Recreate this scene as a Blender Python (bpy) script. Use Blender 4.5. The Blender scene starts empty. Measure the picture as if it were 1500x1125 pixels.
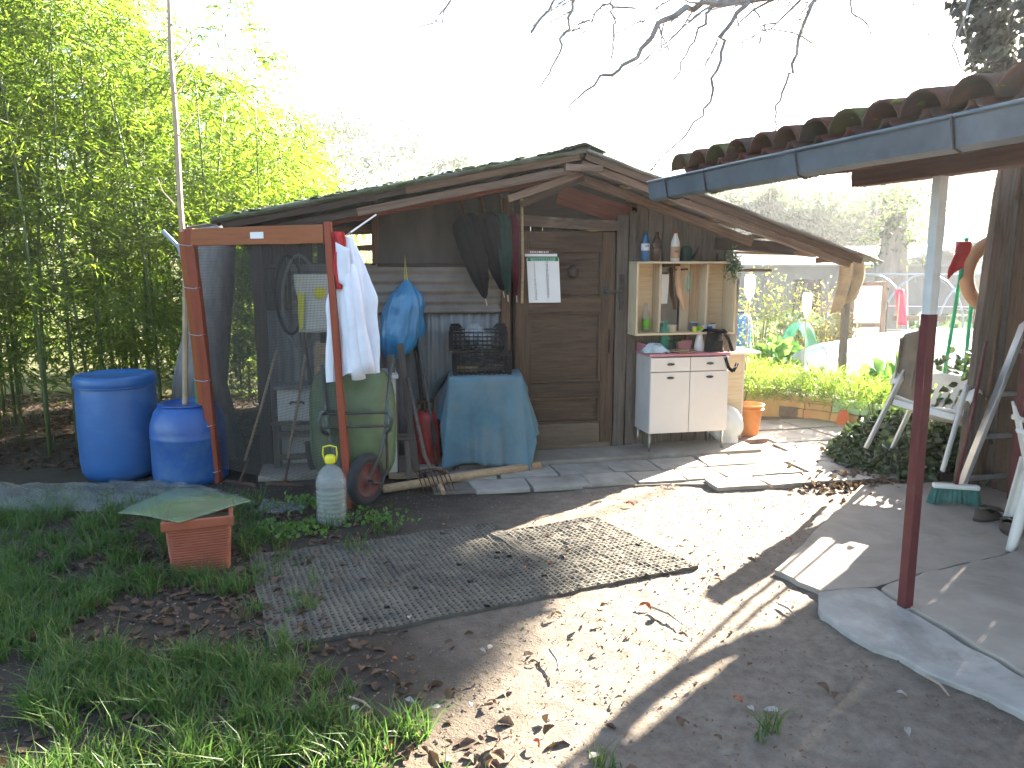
import bpy, bmesh, math, random
import numpy as np
from mathutils import Vector, Matrix, noise
random.seed(7); rng = np.random.default_rng(7)
R = math.radians
scene = bpy.context.scene
COL = scene.collection

# ------------------------------------------------------------------ camera
FPX = 1130.0; PITCH = R(8.9); CAMH = 1.6
cam_d = bpy.data.cameras.new('camera'); cam = bpy.data.objects.new('camera', cam_d); COL.objects.link(cam)
cam.location = (0, 0, CAMH); cam.rotation_euler = (R(90) - PITCH, 0, 0)
cam_d.sensor_width = 36; cam_d.lens = 36 * FPX / 1500; cam_d.clip_end = 2000; cam_d.clip_start = 0.05
scene.camera = cam
# ------------------------------------------------------------------ world + sun
SUN_AZ, SUN_EL = R(43.5), R(21.5)
w = bpy.data.worlds.new('World'); scene.world = w; w.use_nodes = True
nt = w.node_tree; bg = nt.nodes['Background']
sky = nt.nodes.new('ShaderNodeTexSky'); sky.sky_type = 'NISHITA'; sky.sun_disc = False
sky.sun_elevation = SUN_EL; sky.sun_rotation = SUN_AZ; sky.dust_density = 1.5; sky.air_density = 1.0
nt.links.new(sky.outputs[0], bg.inputs[0]); bg.inputs[1].default_value = 0.05
sd = bpy.data.lights.new('sun', 'SUN'); sun = bpy.data.objects.new('sun', sd); COL.objects.link(sun)
sd.energy = 5.0; sd.angle = R(0.53); sd.color = (1.0, 0.91, 0.76)
sdir = Vector((math.sin(SUN_AZ) * math.cos(SUN_EL), math.cos(SUN_AZ) * math.cos(SUN_EL), math.sin(SUN_EL)))
sun.rotation_euler = sdir.to_track_quat('Z', 'Y').to_euler(); sun.location = (6, 8, 8)
vs = scene.view_settings
vs.view_transform = 'Standard'; vs.look = 'None'; vs.gamma = 1.0; vs.use_curve_mapping = False; vs.exposure = 3.95
HAZE = .0011
scene.cycles.max_bounces = 8; scene.cycles.volume_bounces = 0; scene.cycles.transparent_max_bounces = 24
scene.cycles.caustics_reflective = False; scene.cycles.caustics_refractive = False

# ------------------------------------------------------------------ pixel -> place
CP, SP = math.cos(PITCH), math.sin(PITCH)
def ray(u, v):
    a = (u - 750) / FPX; b = (562.5 - v) / FPX
    return Vector((a, CP + b * SP, -SP + b * CP))
def G(u, v, z=0.0):
    d = ray(u, v); t = (z - CAMH) / d.z; return Vector((d.x * t, d.y * t, z))
def D(u, v, y):
    d = ray(u, v); t = y / d.y; return Vector((d.x * t, y, CAMH + d.z * t))
SA = R(12); SO = Vector((0.471, 6.486, 0)); ca, sa = math.cos(SA), math.sin(SA)
def Sh(u, v, c=0.0):                       # point on the plane y=c of the shed's own frame
    d = ray(u, v); k = -d.x * sa + d.y * ca; t = (c - (SO.x * sa - SO.y * ca)) / k
    x, y = d.x * t, d.y * t
    return Vector(((x - SO.x) * ca + (y - SO.y) * sa, c, CAMH + d.z * t))
def toW(p):                                # shed frame -> world
    return Vector((SO.x + p[0] * ca - p[1] * sa, SO.y + p[0] * sa + p[1] * ca, p[2]))

# ------------------------------------------------------------------ materials
def new_mat(name):
    m = bpy.data.materials.new(name); m.use_nodes = True; n = m.node_tree.nodes; n.clear()
    out = n.new('ShaderNodeOutputMaterial'); b = n.new('ShaderNodeBsdfPrincipled')
    m.node_tree.links.new(b.outputs[0], out.inputs[0]); return m, m.node_tree, b, out
def ramp(t, fac, stops):
    r = t.nodes.new('ShaderNodeValToRGB'); e = r.color_ramp.elements
    while len(e) < len(stops): e.new(0.5)
    for i, (p, c) in enumerate(stops): e[i].position = p; e[i].color = (*c, 1)
    t.links.new(fac, r.inputs[0]); return r.outputs[0]
def coords(t, scale=(1, 1, 1), kind='Object', rnd=True):
    tc = t.nodes.new('ShaderNodeTexCoord'); mp = t.nodes.new('ShaderNodeMapping'); mp.inputs['Scale'].default_value = scale
    t.links.new(tc.outputs[kind], mp.inputs[0])
    if rnd:
        oi = t.nodes.new('ShaderNodeObjectInfo'); mu = t.nodes.new('ShaderNodeMath'); mu.operation = 'MULTIPLY'; mu.inputs[1].default_value = 37
        t.links.new(oi.outputs['Random'], mu.inputs[0]); t.links.new(mu.outputs[0], mp.inputs['Location'])
    return mp.outputs[0]
def nz(t, vec, scale=5, detail=5, rough=.6, dist=0.):
    n = t.nodes.new('ShaderNodeTexNoise'); n.inputs['Scale'].default_value = scale; n.inputs['Detail'].default_value = detail
    n.inputs['Roughness'].default_value = rough; n.inputs['Distortion'].default_value = dist
    t.links.new(vec, n.inputs['Vector']); return n.outputs['Fac']
def mixc(t, fac, a, b, mode='MIX'):
    m = t.nodes.new('ShaderNodeMix'); m.data_type = 'RGBA'; m.blend_type = mode
    for sock, val in ((m.inputs[0], fac), (m.inputs[6], a), (m.inputs[7], b)):
        if hasattr(val, 'is_output'): t.links.new(val, sock)
        elif isinstance(val, (int, float)): sock.default_value = val
        else: sock.default_value = (*val, 1)
    return m.outputs[2]
def bump(t, b, h, strength=.3, dist=.01):
    n = t.nodes.new('ShaderNodeBump'); n.inputs['Strength'].default_value = strength; n.inputs['Distance'].default_value = dist
    t.links.new(h, n.inputs['Height']); t.links.new(n.outputs[0], b.inputs['Normal'])
def sc(c, k): return tuple(min(1, x * k) for x in c)
def M(name, col, var=.35, scale=6, rough=.6, bmp=.15, metal=0., dirt=None, dirt_amt=.45, spec=.4, stretch=(1, 1, 1)):
    """plain surface with uneven tone, optional dirt patches, fine relief"""
    m, t, b, o = new_mat(name); v = coords(t, stretch)
    c = ramp(t, nz(t, v, scale, 6), [(.28, sc(col, 1 - var)), (.72, sc(col, 1 + var * .6))])
    if dirt:
        f = ramp(t, nz(t, v, scale * .45, 8, .7, .6), [(1 - dirt_amt - .1, (0, 0, 0)), (1 - dirt_amt + .14, (1, 1, 1))])
        c = mixc(t, f, c, dirt)
    t.links.new(c, b.inputs['Base Color']); b.inputs['Roughness'].default_value = rough; b.inputs['Metallic'].default_value = metal
    b.inputs['Specular IOR Level'].default_value = spec
    if bmp: bump(t, b, nz(t, v, scale * 8, 4), bmp, .004)
    return m
def WOOD(name, a, b_, rough=.8, stain=(.03, .025, .02), amt=.35, bmp=.5):
    """grain runs along the object's own X axis"""
    m, t, b, o = new_mat(name); v = coords(t, (1.6, 26, 26)); v2 = coords(t, (1, 3, 3))
    g = nz(t, v, 2.2, 6, .65, .4)
    c = ramp(t, g, [(.3, a), (.5, tuple((x + y) / 2 for x, y in zip(a, b_))), (.72, b_)])
    f = ramp(t, nz(t, v2, 2.6, 7, .7, .5), [(1 - amt - .08, (0, 0, 0)), (1 - amt + .2, (1, 1, 1))])
    c = mixc(t, f, c, stain)
    oi = t.nodes.new('ShaderNodeObjectInfo'); c2 = ramp(t, oi.outputs['Random'], [(0, (.72, .72, .74)), (1, (1.0, .97, .92))])
    c = mixc(t, 1.0, c, c2, 'MULTIPLY')
    t.links.new(c, b.inputs['Base Color']); b.inputs['Roughness'].default_value = rough; b.inputs['Specular IOR Level'].default_value = .25
    bump(t, b, g, bmp, .006); return m
def LEAF(name, cols, trans=.5, tcol=1.35, rough=.45):
    """thin leaves that let light through, each with a tone of its own"""
    m, t, b, o = new_mat(name)
    g = t.nodes.new('ShaderNodeNewGeometry')
    c = ramp(t, g.outputs['Random Per Island'], [(i / (len(cols) - 1), x) for i, x in enumerate(cols)])
    t.links.new(c, b.inputs['Base Color']); b.inputs['Roughness'].default_value = rough; b.inputs['Specular IOR Level'].default_value = .35
    tr = t.nodes.new('ShaderNodeBsdfTranslucent'); c2 = mixc(t, 1.0, c, (tcol * .94, tcol, tcol * .75), 'MULTIPLY'); t.links.new(c2, tr.inputs[0])
    mx = t.nodes.new('ShaderNodeMixShader'); mx.inputs[0].default_value = trans
    t.links.new(b.outputs[0], mx.inputs[1]); t.links.new(tr.outputs[0], mx.inputs[2]); t.links.new(mx.outputs[0], o.inputs[0]); return m
def FILM(name, col, alpha=.4, rough=.25, var=.3, transl=.0, scale=5, spec=.5):
    """clear plastic sheet or bottle wall: partly see-through"""
    m, t, b, o = new_mat(name); v = coords(t)
    t.links.new(ramp(t, nz(t, v, scale, 5), [(.3, sc(col, 1 - var)), (.7, sc(col, 1 + var))]), b.inputs['Base Color']); b.inputs['Roughness'].default_value = rough
    b.inputs['Specular IOR Level'].default_value = spec
    tp = t.nodes.new('ShaderNodeBsdfTransparent'); tp.inputs[0].default_value = (*[min(1, .6 + .4 * x / max(col)) for x in col], 1)
    sh = b.outputs[0]
    if transl:
        tr = t.nodes.new('ShaderNodeBsdfTranslucent'); tr.inputs[0].default_value = (*col, 1); m2 = t.nodes.new('ShaderNodeMixShader'); m2.inputs[0].default_value = transl
        t.links.new(sh, m2.inputs[1]); t.links.new(tr.outputs[0], m2.inputs[2]); sh = m2.outputs[0]
    mx = t.nodes.new('ShaderNodeMixShader'); mx.inputs[0].default_value = alpha
    t.links.new(tp.outputs[0], mx.inputs[1]); t.links.new(sh, mx.inputs[2]); t.links.new(mx.outputs[0], o.inputs[0])
    bump(t, b, nz(t, v, scale * 4, 4), .3, .006); return m

MT = {}
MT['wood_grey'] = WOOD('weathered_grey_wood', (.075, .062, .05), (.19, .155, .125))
MT['wood_brown'] = WOOD('brown_wood', (.07, .042, .026), (.17, .105, .065))
MT['wood_rafter'] = WOOD('rafter_wood', (.10, .062, .042), (.27, .18, .13), amt=.3)
MT['wood_light'] = WOOD('light_wood', (.30, .20, .12), (.50, .36, .22), amt=.15, stain=(.16, .10, .06))
MT['wood_cream'] = WOOD('cream_painted_wood', (.55, .42, .26), (.74, .61, .42), amt=.14, stain=(.2, .13, .08), bmp=.2)
MT['wood_red'] = WOOD('red_stained_wood', (.12, .035, .022), (.24, .075, .045), amt=.25)
MT['wood_door'] = WOOD('door_wood', (.05, .033, .022), (.125, .082, .052), amt=.30, stain=(.19, .13, .065))
MT['wood_doorlow'] = WOOD('door_bottom_wood', (.15, .105, .07), (.25, .185, .125), amt=.2)
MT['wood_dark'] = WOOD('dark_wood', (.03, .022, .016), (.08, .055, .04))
MT['orange_paint'] = WOOD('orange_brown_varnished_wood', (.25, .062, .014), (.36, .105, .026), rough=.5, amt=.25, stain=(.11, .034, .014), bmp=.2)
MT['red_paint'] = WOOD('worn_red_paint', (.20, .040, .018), (.29, .066, .032), rough=.55, amt=.25, stain=(.075, .032, .018), bmp=.15)
MT['fibre'] = M('mossy_fibre_cement', (.13, .125, .11), .4, 7, .95, .5, dirt=(.045, .062, .018), dirt_amt=.55)
MT['sheet_grey'] = M('grey_weathered_sheet', (.25, .235, .215), .35, 5, .85, .2, dirt=(.11, .085, .065), dirt_amt=.35)
MT['sheet_red'] = M('red_sheet', (.34, .085, .045), .4, 5, .8, .2, dirt=(.12, .06, .045), dirt_amt=.4)
MT['galv'] = M('weathered_galvanised_sheet', (.20, .205, .205), .3, 4, .55, .12, metal=.25, dirt=(.13, .085, .055), dirt_amt=.36, stretch=(1, 1, .5))
MT['galv_warm'] = M('dusty_corrugated_sheet', (.215, .19, .165), .3, 4, .7, .12, metal=.1, dirt=(.14, .10, .07), dirt_amt=.4)
MT['zinc'] = M('zinc_gutter', (.125, .145, .175), .3, 5, .5, .1, metal=.35, dirt=(.095, .09, .085), dirt_amt=.3)
MT['ply'] = M('greying_plywood', (.09, .08, .072), .3, 4, .85, .15, dirt=(.065, .05, .04), dirt_amt=.4, stretch=(2.5, 1, .6))
MT['blue_plastic'] = M('blue_barrel_plastic', (.010, .095, .29), .2, 3, .42, .08, dirt=(.06, .16, .30), dirt_amt=.36, spec=.5)
MT['blue_plastic2'] = M('faded_blue_plastic', (.010, .078, .29), .2, 4, .4, .05, dirt=(.07, .15, .27), dirt_amt=.4, spec=.5)
MT['terracotta'] = M('terracotta_plastic', (.27, .072, .036), .25, 5, .7, .1, dirt=(.14, .05, .032), dirt_amt=.35)
MT['white_cloth'] = M('white_cotton', (.66, .68, .75), .1, 6, .9, .15, dirt=(.50, .50, .54), dirt_amt=.3)
MT['red_cloth'] = M('red_cloth', (.45, .015, .02), .3, 9, .85, .2)
MT['blue_cloth'] = M('faded_blue_tarpaulin_cloth', (.085, .175, .225), .3, 4, .85, .15, dirt=(.15, .19, .20), dirt_amt=.45)
MT['blue_bag'] = M('thin_blue_polythene', (.03, .20, .40), .3, 6, .3, .3, dirt=(.10, .29, .46), dirt_amt=.35, spec=.6)
MT['yellow'] = M('yellow_plastic', (.62, .56, .02), .1, 5, .4, 0)
MT['black_plastic'] = M('black_plastic', (.011, .011, .013), .4, 8, .45, .1, spec=.12)
MT['black_cloth'] = M('black_nylon', (.008, .008, .009), .4, 9, .7, .15, spec=.12)
MT['green_cloth'] = M('dark_green_nylon', (.008, .034, .025), .4, 9, .65, .15, spec=.12)
MT['maroon_cloth'] = M('maroon_nylon', (.085, .010, .022), .3, 9, .7, .15, spec=.12)
MT['gas_red'] = M('worn_red_enamel', (.30, .022, .022), .25, 5, .5, .1, dirt=(.14, .03, .025), dirt_amt=.4)
MT['rust'] = M('rusty_iron', (.10, .045, .025), .5, 12, .85, .3, dirt=(.05, .03, .025))
MT['iron'] = M('old_iron', (.075, .065, .06), .4, 12, .65, .2, metal=.5, dirt=(.11, .05, .03), dirt_amt=.3)
MT['barrow'] = M('worn_green_paint', (.13, .18, .085), .3, 4, .6, .12, dirt=(.075, .085, .055), dirt_amt=.45)
MT['tube_green'] = M('green_tube_paint', (.07, .09, .085), .3, 9, .5, .1, dirt=(.09, .05, .03), dirt_amt=.4)
MT['rubber'] = M('old_rubber', (.025, .025, .027), .3, 10, .85, .3, dirt=(.07, .065, .06), dirt_amt=.35)
MT['white_paint'] = M('dirty_white_paint', (.56, .53, .50), .12, 4, .5, .05, dirt=(.40, .36, .31), dirt_amt=.28)
MT['white_lam'] = M('white_laminate', (.72, .64, .57), .06, 2, .4, .02, dirt=(.60, .50, .43), dirt_amt=.28)
MT['pink'] = M('pink_laminate', (.52, .20, .235), .15, 4, .4, .03, dirt=(.34, .15, .15), dirt_amt=.3)
MT['chrome'] = M('dull_steel', (.42, .40, .36), .2, 8, .35, .05, metal=.85)
MT['alu'] = M('scuffed_aluminium', (.48, .49, .51), .2, 8, .38, .08, metal=.8, dirt=(.26, .25, .24), dirt_amt=.3)
MT['paper'] = M('paper', (.72, .72, .70), .05, 5, .9, .03)
MT['paper_brown'] = M('brown_print', (.13, .055, .04), .3, 14, .7, 0)
MT['paper_green'] = M('green_print', (.20, .36, .26), .25, 14, .7, 0)
MT['ink'] = M('black_ink', (.015, .015, .02), .1, 5, .7, 0)
MT['ink_green'] = M('green_ink', (.03, .16, .08), .1, 5, .7, 0)
MT['ink_white'] = M('white_ink', (.7, .7, .68), .05, 5, .7, 0)
MT['white_plastic'] = M('white_resin', (.64, .62, .58), .1, 4, .45, .04, dirt=(.44, .40, .34), dirt_amt=.32)
MT['orange_plastic'] = M('orange_bucket_plastic', (.62, .21, .03), .2, 4, .42, .05, dirt=(.66, .36, .13), dirt_amt=.35)
MT['foam'] = M('tan_foam_tube', (.50, .29, .16), .2, 7, .85, .15, dirt=(.34, .19, .11), dirt_amt=.3)
MT['green_tube'] = M('green_plastic_stake', (.01, .32, .17), .15, 6, .5, .05)
MT['broom_green'] = M('teal_bristle', (.03, .13, .115), .4, 16, .8, .4)
MT['maroon_paint'] = M('maroon_post_paint', (.10, .018, .02), .3, 9, .5, .15, dirt=(.13, .07, .055), dirt_amt=.3)
MT['post_white'] = M('chipped_white_post_paint', (.55, .56, .56), .15, 9, .5, .12, dirt=(.30, .24, .20), dirt_amt=.25)
MT['tile'] = M('old_clay_tile', (.13, .042, .026), .4, 8, .9, .45, dirt=(.05, .038, .026), dirt_amt=.5)
MT['tile_moss'] = M('mossy_clay_tile', (.07, .04, .025), .4, 8, .95, .4, dirt=(.085, .085, .018), dirt_amt=.5)
MT['tile_orange'] = M('bright_clay_tile', (.55, .14, .05), .2, 8, .85, .2)
MT['concrete'] = M('worn_concrete', (.33, .28, .225), .28, 3, .95, .45, dirt=(.18, .145, .11), dirt_amt=.45)
MT['concrete_pale'] = M('pale_concrete_kerb', (.37, .34, .30), .25, 4, .95, .5, dirt=(.20, .17, .135), dirt_amt=.42)
MT['slab'] = M('paving_concrete', (.33, .295, .25), .25, 4, .92, .4, dirt=(.18, .15, .12), dirt_amt=.42)
MT['ochre'] = M('ochre_painted_block', (.56, .38, .15), .2, 5, .9, .25, dirt=(.50, .26, .13), dirt_amt=.4)
MT['mint'] = M('mint_painted_block', (.33, .52, .30), .15, 5, .9, .2, dirt=(.50, .40, .2), dirt_amt=.3)
MT['fleece'] = FILM('white_garden_fleece', (.80, .82, .82), .93, .9, .05, transl=.5)
MT['net_green'] = FILM('green_garden_net', (.15, .48, .33), .5, .9, .2, transl=.4)
MT['film'] = FILM('dusty_clear_polythene', (.23, .235, .22), .42, .35, .3, scale=4)
MT['plexi'] = FILM('greenish_clear_sheet', (.22, .27, .16), .46, .2, .3, scale=3)
MT['pet'] = FILM('clear_bottle_plastic', (.46, .48, .47), .30, .12, .2)
MT['pet_green'] = FILM('green_bottle_plastic', (.02, .20, .13), .55, .12, .2)
MT['pet_blue'] = FILM('blue_bottle_plastic', (.03, .15, .32), .7, .12, .2)
MT['pet_brown'] = FILM('brown_bottle_glass', (.07, .03, .012), .75, .1, .2)
MT['water'] = FILM('murky_water', (.14, .17, .10), .55, .1, .2)
MT['label_white'] = M('white_label', (.6, .62, .64), .1, 12, .6, 0)
MT['label_green'] = M('green_label', (.16, .42, .03), .2, 12, .5, 0)
MT['label_red'] = M('red_label', (.45, .03, .02), .2, 12, .5, 0)
MT['bamboo_wood'] = M('dry_bamboo', (.36, .27, .17), .25, 7, .6, .1)
MT['bamboo_green'] = M('bamboo_culm', (.085, .115, .035), .3, 6, .5, .05)
MT['bark'] = M('grey_bark', (.24, .22, .205), .4, 14, .95, .7, stretch=(1, 1, .3))
MT['bark_far'] = M('pale_bark', (.28, .23, .20), .35, 8, .95, .5, stretch=(1, 1, .3))
MT['leaf_bamboo'] = LEAF('bamboo_leaf', [(.062, .11, .012), (.13, .19, .02), (.10, .155, .016), (.19, .23, .03)], .6, 1.5)
MT['leaf_ivy'] = LEAF('ivy_leaf', [(.016, .034, .012), (.035, .06, .02), (.06, .085, .03)], .2, 1.1, .3)
MT['leaf_dryivy'] = LEAF('dusty_ivy_leaf', [(.055, .058, .055), (.09, .09, .085), (.045, .055, .04)], .25, 1.1)
MT['leaf_rose'] = LEAF('rose_leaf', [(.11, .16, .035), (.19, .22, .05), (.26, .24, .06), (.09, .15, .03)], .5)
MT['leaf_rose_red'] = LEAF('reddening_leaf', [(.24, .13, .06), (.28, .22, .07), (.16, .17, .05)], .5)
MT['leaf_fennel'] = LEAF('feathery_leaf', [(.13, .20, .03), (.20, .27, .045), (.10, .16, .025)], .55)
MT['leaf_veg'] = LEAF('vegetable_leaf', [(.07, .17, .03), (.12, .24, .045), (.16, .28, .05)], .5)
MT['leaf_cab'] = LEAF('cabbage_leaf', [(.07, .13, .08), (.11, .17, .11), (.09, .16, .07)], .35)
MT['leaf_tree'] = LEAF('tree_leaf', [(.055, .08, .045), (.085, .105, .06), (.11, .12, .07)], .35)
MT['leaf_fir'] = LEAF('fir_needle', [(.04, .058, .05), (.06, .08, .065)], .25)
MT['grass'] = LEAF('grass_blade', [(.042, .095, .020), (.075, .145, .032), (.058, .12, .026), (.15, .18, .06)], .45)
MT['dead_leaf'] = LEAF('dead_leaf', [(.075, .045, .028), (.13, .075, .045), (.10, .065, .045)], .15, 1.1, .85)
MT['litter'] = LEAF('litter_bits', [(.09, .055, .03), (.16, .085, .045), (.22, .15, .09), (.13, .05, .035)], .15, 1.1, .85)
MT['clod'] = M('soil_crumbs', (.20, .16, .12), .4, 9, .95, .2)
MT['cloth_brown'] = M('brown_sacking', (.30, .20, .105), .3, 8, .9, .3, dirt=(.17, .105, .06), dirt_amt=.4)
MT['cloth_grey'] = M('grey_brown_cloth', (.20, .165, .125), .3, 8, .9, .3)
MT['shoe'] = M('old_leather', (.06, .045, .035), .3, 10, .7, .2)
MT['hose'] = M('grey_hose', (.15, .16, .15), .2, 8, .5, .05)
MT['pipe'] = M('grey_pipe', (.26, .30, .35), .15, 6, .4, .03)
MT['feed_bag'] = M('printed_feed_sack', (.60, .58, .52), .15, 8, .6, .1)
MT['moss'] = M('green_moss_pad', (.06, .09, .035), .4, 18, .95, .6)
MT['teal'] = M('teal_plastic', (.05, .38, .30), .15, 6, .5, 0)
MT['far_roof'] = M('far_grey_roof', (.20, .20, .21), .2, 3, .8, .1)
MT['far_wall'] = M('far_wall', (.15, .145, .15), .15, 3, .9, .1)
MT['matrub'] = M('dusty_rubber_mat', (.105, .09, .068), .35, 9, .95, .4, dirt=(.032, .029, .025), dirt_amt=.42)

m, t, b, o = new_mat('mirror_glass'); b.inputs['Base Color'].default_value = (.72, .76, .74, 1); b.inputs['Metallic'].default_value = 1; b.inputs['Roughness'].default_value = .06
v = coords(t); bump(t, b, nz(t, v, 5, 2), .05, .01); MT['mirror'] = m
# woven insect screen: dark threads, open between them
m, t, b, o = new_mat('wire_screen'); v = coords(t, (1, 1, 1), rnd=False)
sx = t.nodes.new('ShaderNodeSeparateXYZ'); t.links.new(v, sx.inputs[0]); fs = []
for ax in (0, 2):
    a_ = t.nodes.new('ShaderNodeMath'); a_.operation = 'MULTIPLY'; a_.inputs[1].default_value = 95; t.links.new(sx.outputs[ax], a_.inputs[0])
    f_ = t.nodes.new('ShaderNodeMath'); f_.operation = 'FRACT'; t.links.new(a_.outputs[0], f_.inputs[0])
    l_ = t.nodes.new('ShaderNodeMath'); l_.operation = 'LESS_THAN'; l_.inputs[1].default_value = .24; t.links.new(f_.outputs[0], l_.inputs[0]); fs.append(l_.outputs[0])
mx_ = t.nodes.new('ShaderNodeMath'); mx_.operation = 'MAXIMUM'; t.links.new(fs[0], mx_.inputs[0]); t.links.new(fs[1], mx_.inputs[1])
b.inputs['Base Color'].default_value = (.03, .028, .026, 1); b.inputs['Roughness'].default_value = .7
tp = t.nodes.new('ShaderNodeBsdfTransparent'); ms = t.nodes.new('ShaderNodeMixShader')
t.links.new(mx_.outputs[0], ms.inputs[0]); t.links.new(tp.outputs[0], ms.inputs[1]); t.links.new(b.outputs[0], ms.inputs[2]); t.links.new(ms.outputs[0], o.inputs[0]); MT['screen'] = m
# ground
m, t, b, o = new_mat('trodden_earth'); v = coords(t, rnd=False)
n1 = nz(t, v, 1.3, 8, .65); n2 = nz(t, v, 16, 8, .75); n3 = nz(t, v, 90, 4, .6)
c = ramp(t, n1, [(.3, (.115, .092, .072)), (.5, (.185, .15, .118)), (.72, (.25, .208, .165))])
c = mixc(t, .55, c, ramp(t, n2, [(.3, (.08, .058, .042)), (.5, (.18, .145, .113)), (.72, (.29, .243, .195))]))
sp = t.nodes.new('ShaderNodeSeparateXYZ'); t.links.new(v, sp.inputs[0])
def mr(val, a0, a1):
    q = t.nodes.new('ShaderNodeMapRange'); q.inputs[1].default_value = a0; q.inputs[2].default_value = a1; t.links.new(val, q.inputs[0]); return q.outputs[0]
ad = t.nodes.new('ShaderNodeMath'); ad.operation = 'MULTIPLY_ADD'; ad.inputs[1].default_value = 1.6; t.links.new(nz(t, v, 1.1, 6), ad.inputs[0]); t.links.new(sp.outputs[0], ad.inputs[2])
c = mixc(t, mr(ad.outputs[0], 1.15, .15), c, (.048, .038, .029))          # dark humus under the lawn side, spread right to deepen the shaded soil
ad2 = t.nodes.new('ShaderNodeMath'); ad2.operation = 'MULTIPLY_ADD'; ad2.inputs[1].default_value = 1.2; t.links.new(nz(t, v, 1.5, 6), ad2.inputs[0]); t.links.new(sp.outputs[1], ad2.inputs[2])
c = mixc(t, mr(ad2.outputs[0], 9.2, 10.6), c, ramp(t, n1, [(.35, (.07, .085, .03)), (.6, (.15, .14, .07)), (.75, (.22, .17, .11))]))
t.links.new(c, b.inputs['Base Color']); b.inputs['Roughness'].default_value = .95; b.inputs['Specular IOR Level'].default_value = .15
h = t.nodes.new('ShaderNodeMath'); h.operation = 'MULTIPLY_ADD'; h.inputs[1].default_value = .35; t.links.new(n3, h.inputs[0]); t.links.new(n2, h.inputs[2])
bump(t, b, h.outputs[0], .75, .022); MT['earth'] = m

# ------------------------------------------------------------------ mesh helpers
class MB:
    def __init__(s): s.v = []; s.f = []
    def add(s, vs, fs):
        k = len(s.v); s.v += [tuple(x) for x in vs]; s.f += [tuple(i + k for i in q) for q in fs]; return s
    def box(s, c, d, rot=None):
        x, y, z = d[0] / 2, d[1] / 2, d[2] / 2
        vs = [Vector(p) for p in ((-x, -y, -z), (x, -y, -z), (x, y, -z), (-x, y, -z), (-x, -y, z), (x, -y, z), (x, y, z), (-x, y, z))]
        if rot is not None: vs = [rot @ p for p in vs]
        c = Vector(c); return s.add([p + c for p in vs], [(0, 3, 2, 1), (4, 5, 6, 7), (0, 1, 5, 4), (1, 2, 6, 5), (2, 3, 7, 6), (3, 0, 4, 7)])
    def bar(s, p0, p1, w_, h_, up=(0, 0, 1)):
        p0, p1 = Vector(p0), Vector(p1); x = (p1 - p0).normalized(); u = Vector(up)
        if abs(x.dot(u)) > .98: u = Vector((0, 1, 0))
        y = u.cross(x).normalized(); z = x.cross(y)
        return s.box((p0 + p1) / 2, ((p1 - p0).length, w_, h_), Matrix((x, y, z)).transposed())
    def tube(s, pts, r, n=8, cap=True):
        pts = [Vector(p) for p in pts]; m_ = len(pts); rs = r if hasattr(r, '__len__') else [r] * m_
        vs = []; fs = []; ref = None
        for i, p in enumerate(pts):
            d = (pts[min(i + 1, m_ - 1)] - pts[max(i - 1, 0)]).normalized()
            if ref is None: ref = Vector((0, 0, 1)) if abs(d.z) < .9 else Vector((1, 0, 0))
            a = (ref - d * ref.dot(d)).normalized(); ref = a; b_ = d.cross(a)
            for k in range(n):
                th = 2 * math.pi * k / n; vs.append(p + (a * math.cos(th) + b_ * math.sin(th)) * rs[i])
        for i in range(m_ - 1):
            for k in range(n): k2 = (k + 1) % n; fs.append((i * n + k, i * n + k2, (i + 1) * n + k2, (i + 1) * n + k))
        if cap: fs.append(tuple(range(n - 1, -1, -1))); fs.append(tuple((m_ - 1) * n + k for k in range(n)))
        return s.add(vs, fs)
    def lathe(s, prof, c=(0, 0, 0), n=24, rot=None, fr=None):
        c = Vector(c); vs = []; fs = []
        for (r, z) in prof:
            for k in range(n):
                th = 2 * math.pi * k / n; rr = r * (fr(th, z) if fr else 1); p = Vector((rr * math.cos(th), rr * math.sin(th), z)); vs.append(c + (rot @ p if rot is not None else p))
        for i in range(len(prof) - 1):
            for k in range(n): k2 = (k + 1) % n; fs.append((i * n + k, i * n + k2, (i + 1) * n + k2, (i + 1) * n + k))
        fs.append(tuple(range(n - 1, -1, -1))); fs.append(tuple((len(prof) - 1) * n + k for k in range(n)))
        return s.add(vs, fs)
    def grid(s, fn, nu, nv, closeu=False):
        vs = [fn(i / nu, j / nv) for j in range(nv + 1) for i in range(nu if closeu else nu + 1)]; w_ = nu if closeu else nu + 1; fs = []
        for j in range(nv):
            for i in range(nu): i2 = (i + 1) % w_; fs.append((j * w_ + i, j * w_ + i2, (j + 1) * w_ + i2, (j + 1) * w_ + i))
        return s.add(vs, fs)
    def prism(s, pts, ext):
        e = Vector(ext); k = len(pts); a = [Vector(p) for p in pts]
        return s.add(a + [p + e for p in a], [tuple(range(k - 1, -1, -1)), tuple(range(k, 2 * k))] + [(i, (i + 1) % k, k + (i + 1) % k, k + i) for i in range(k)])
    def build(s, name, mat, parent=None, smooth=False, org=(0, 0, 0), bevel=0, solid=0, sub=0):
        me = bpy.data.meshes.new(name); og = Vector(org)
        me.from_pydata([tuple(Vector(p) - og) for p in s.v] if og.length else s.v, [], s.f); me.update()
        bm = bmesh.new(); bm.from_mesh(me); bmesh.ops.recalc_face_normals(bm, faces=bm.faces); bm.to_mesh(me); bm.free()
        if smooth: me.polygons.foreach_set('use_smooth', [True] * len(me.polygons))
        return link(name, me, mat, parent, org, bevel, solid, sub)
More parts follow.
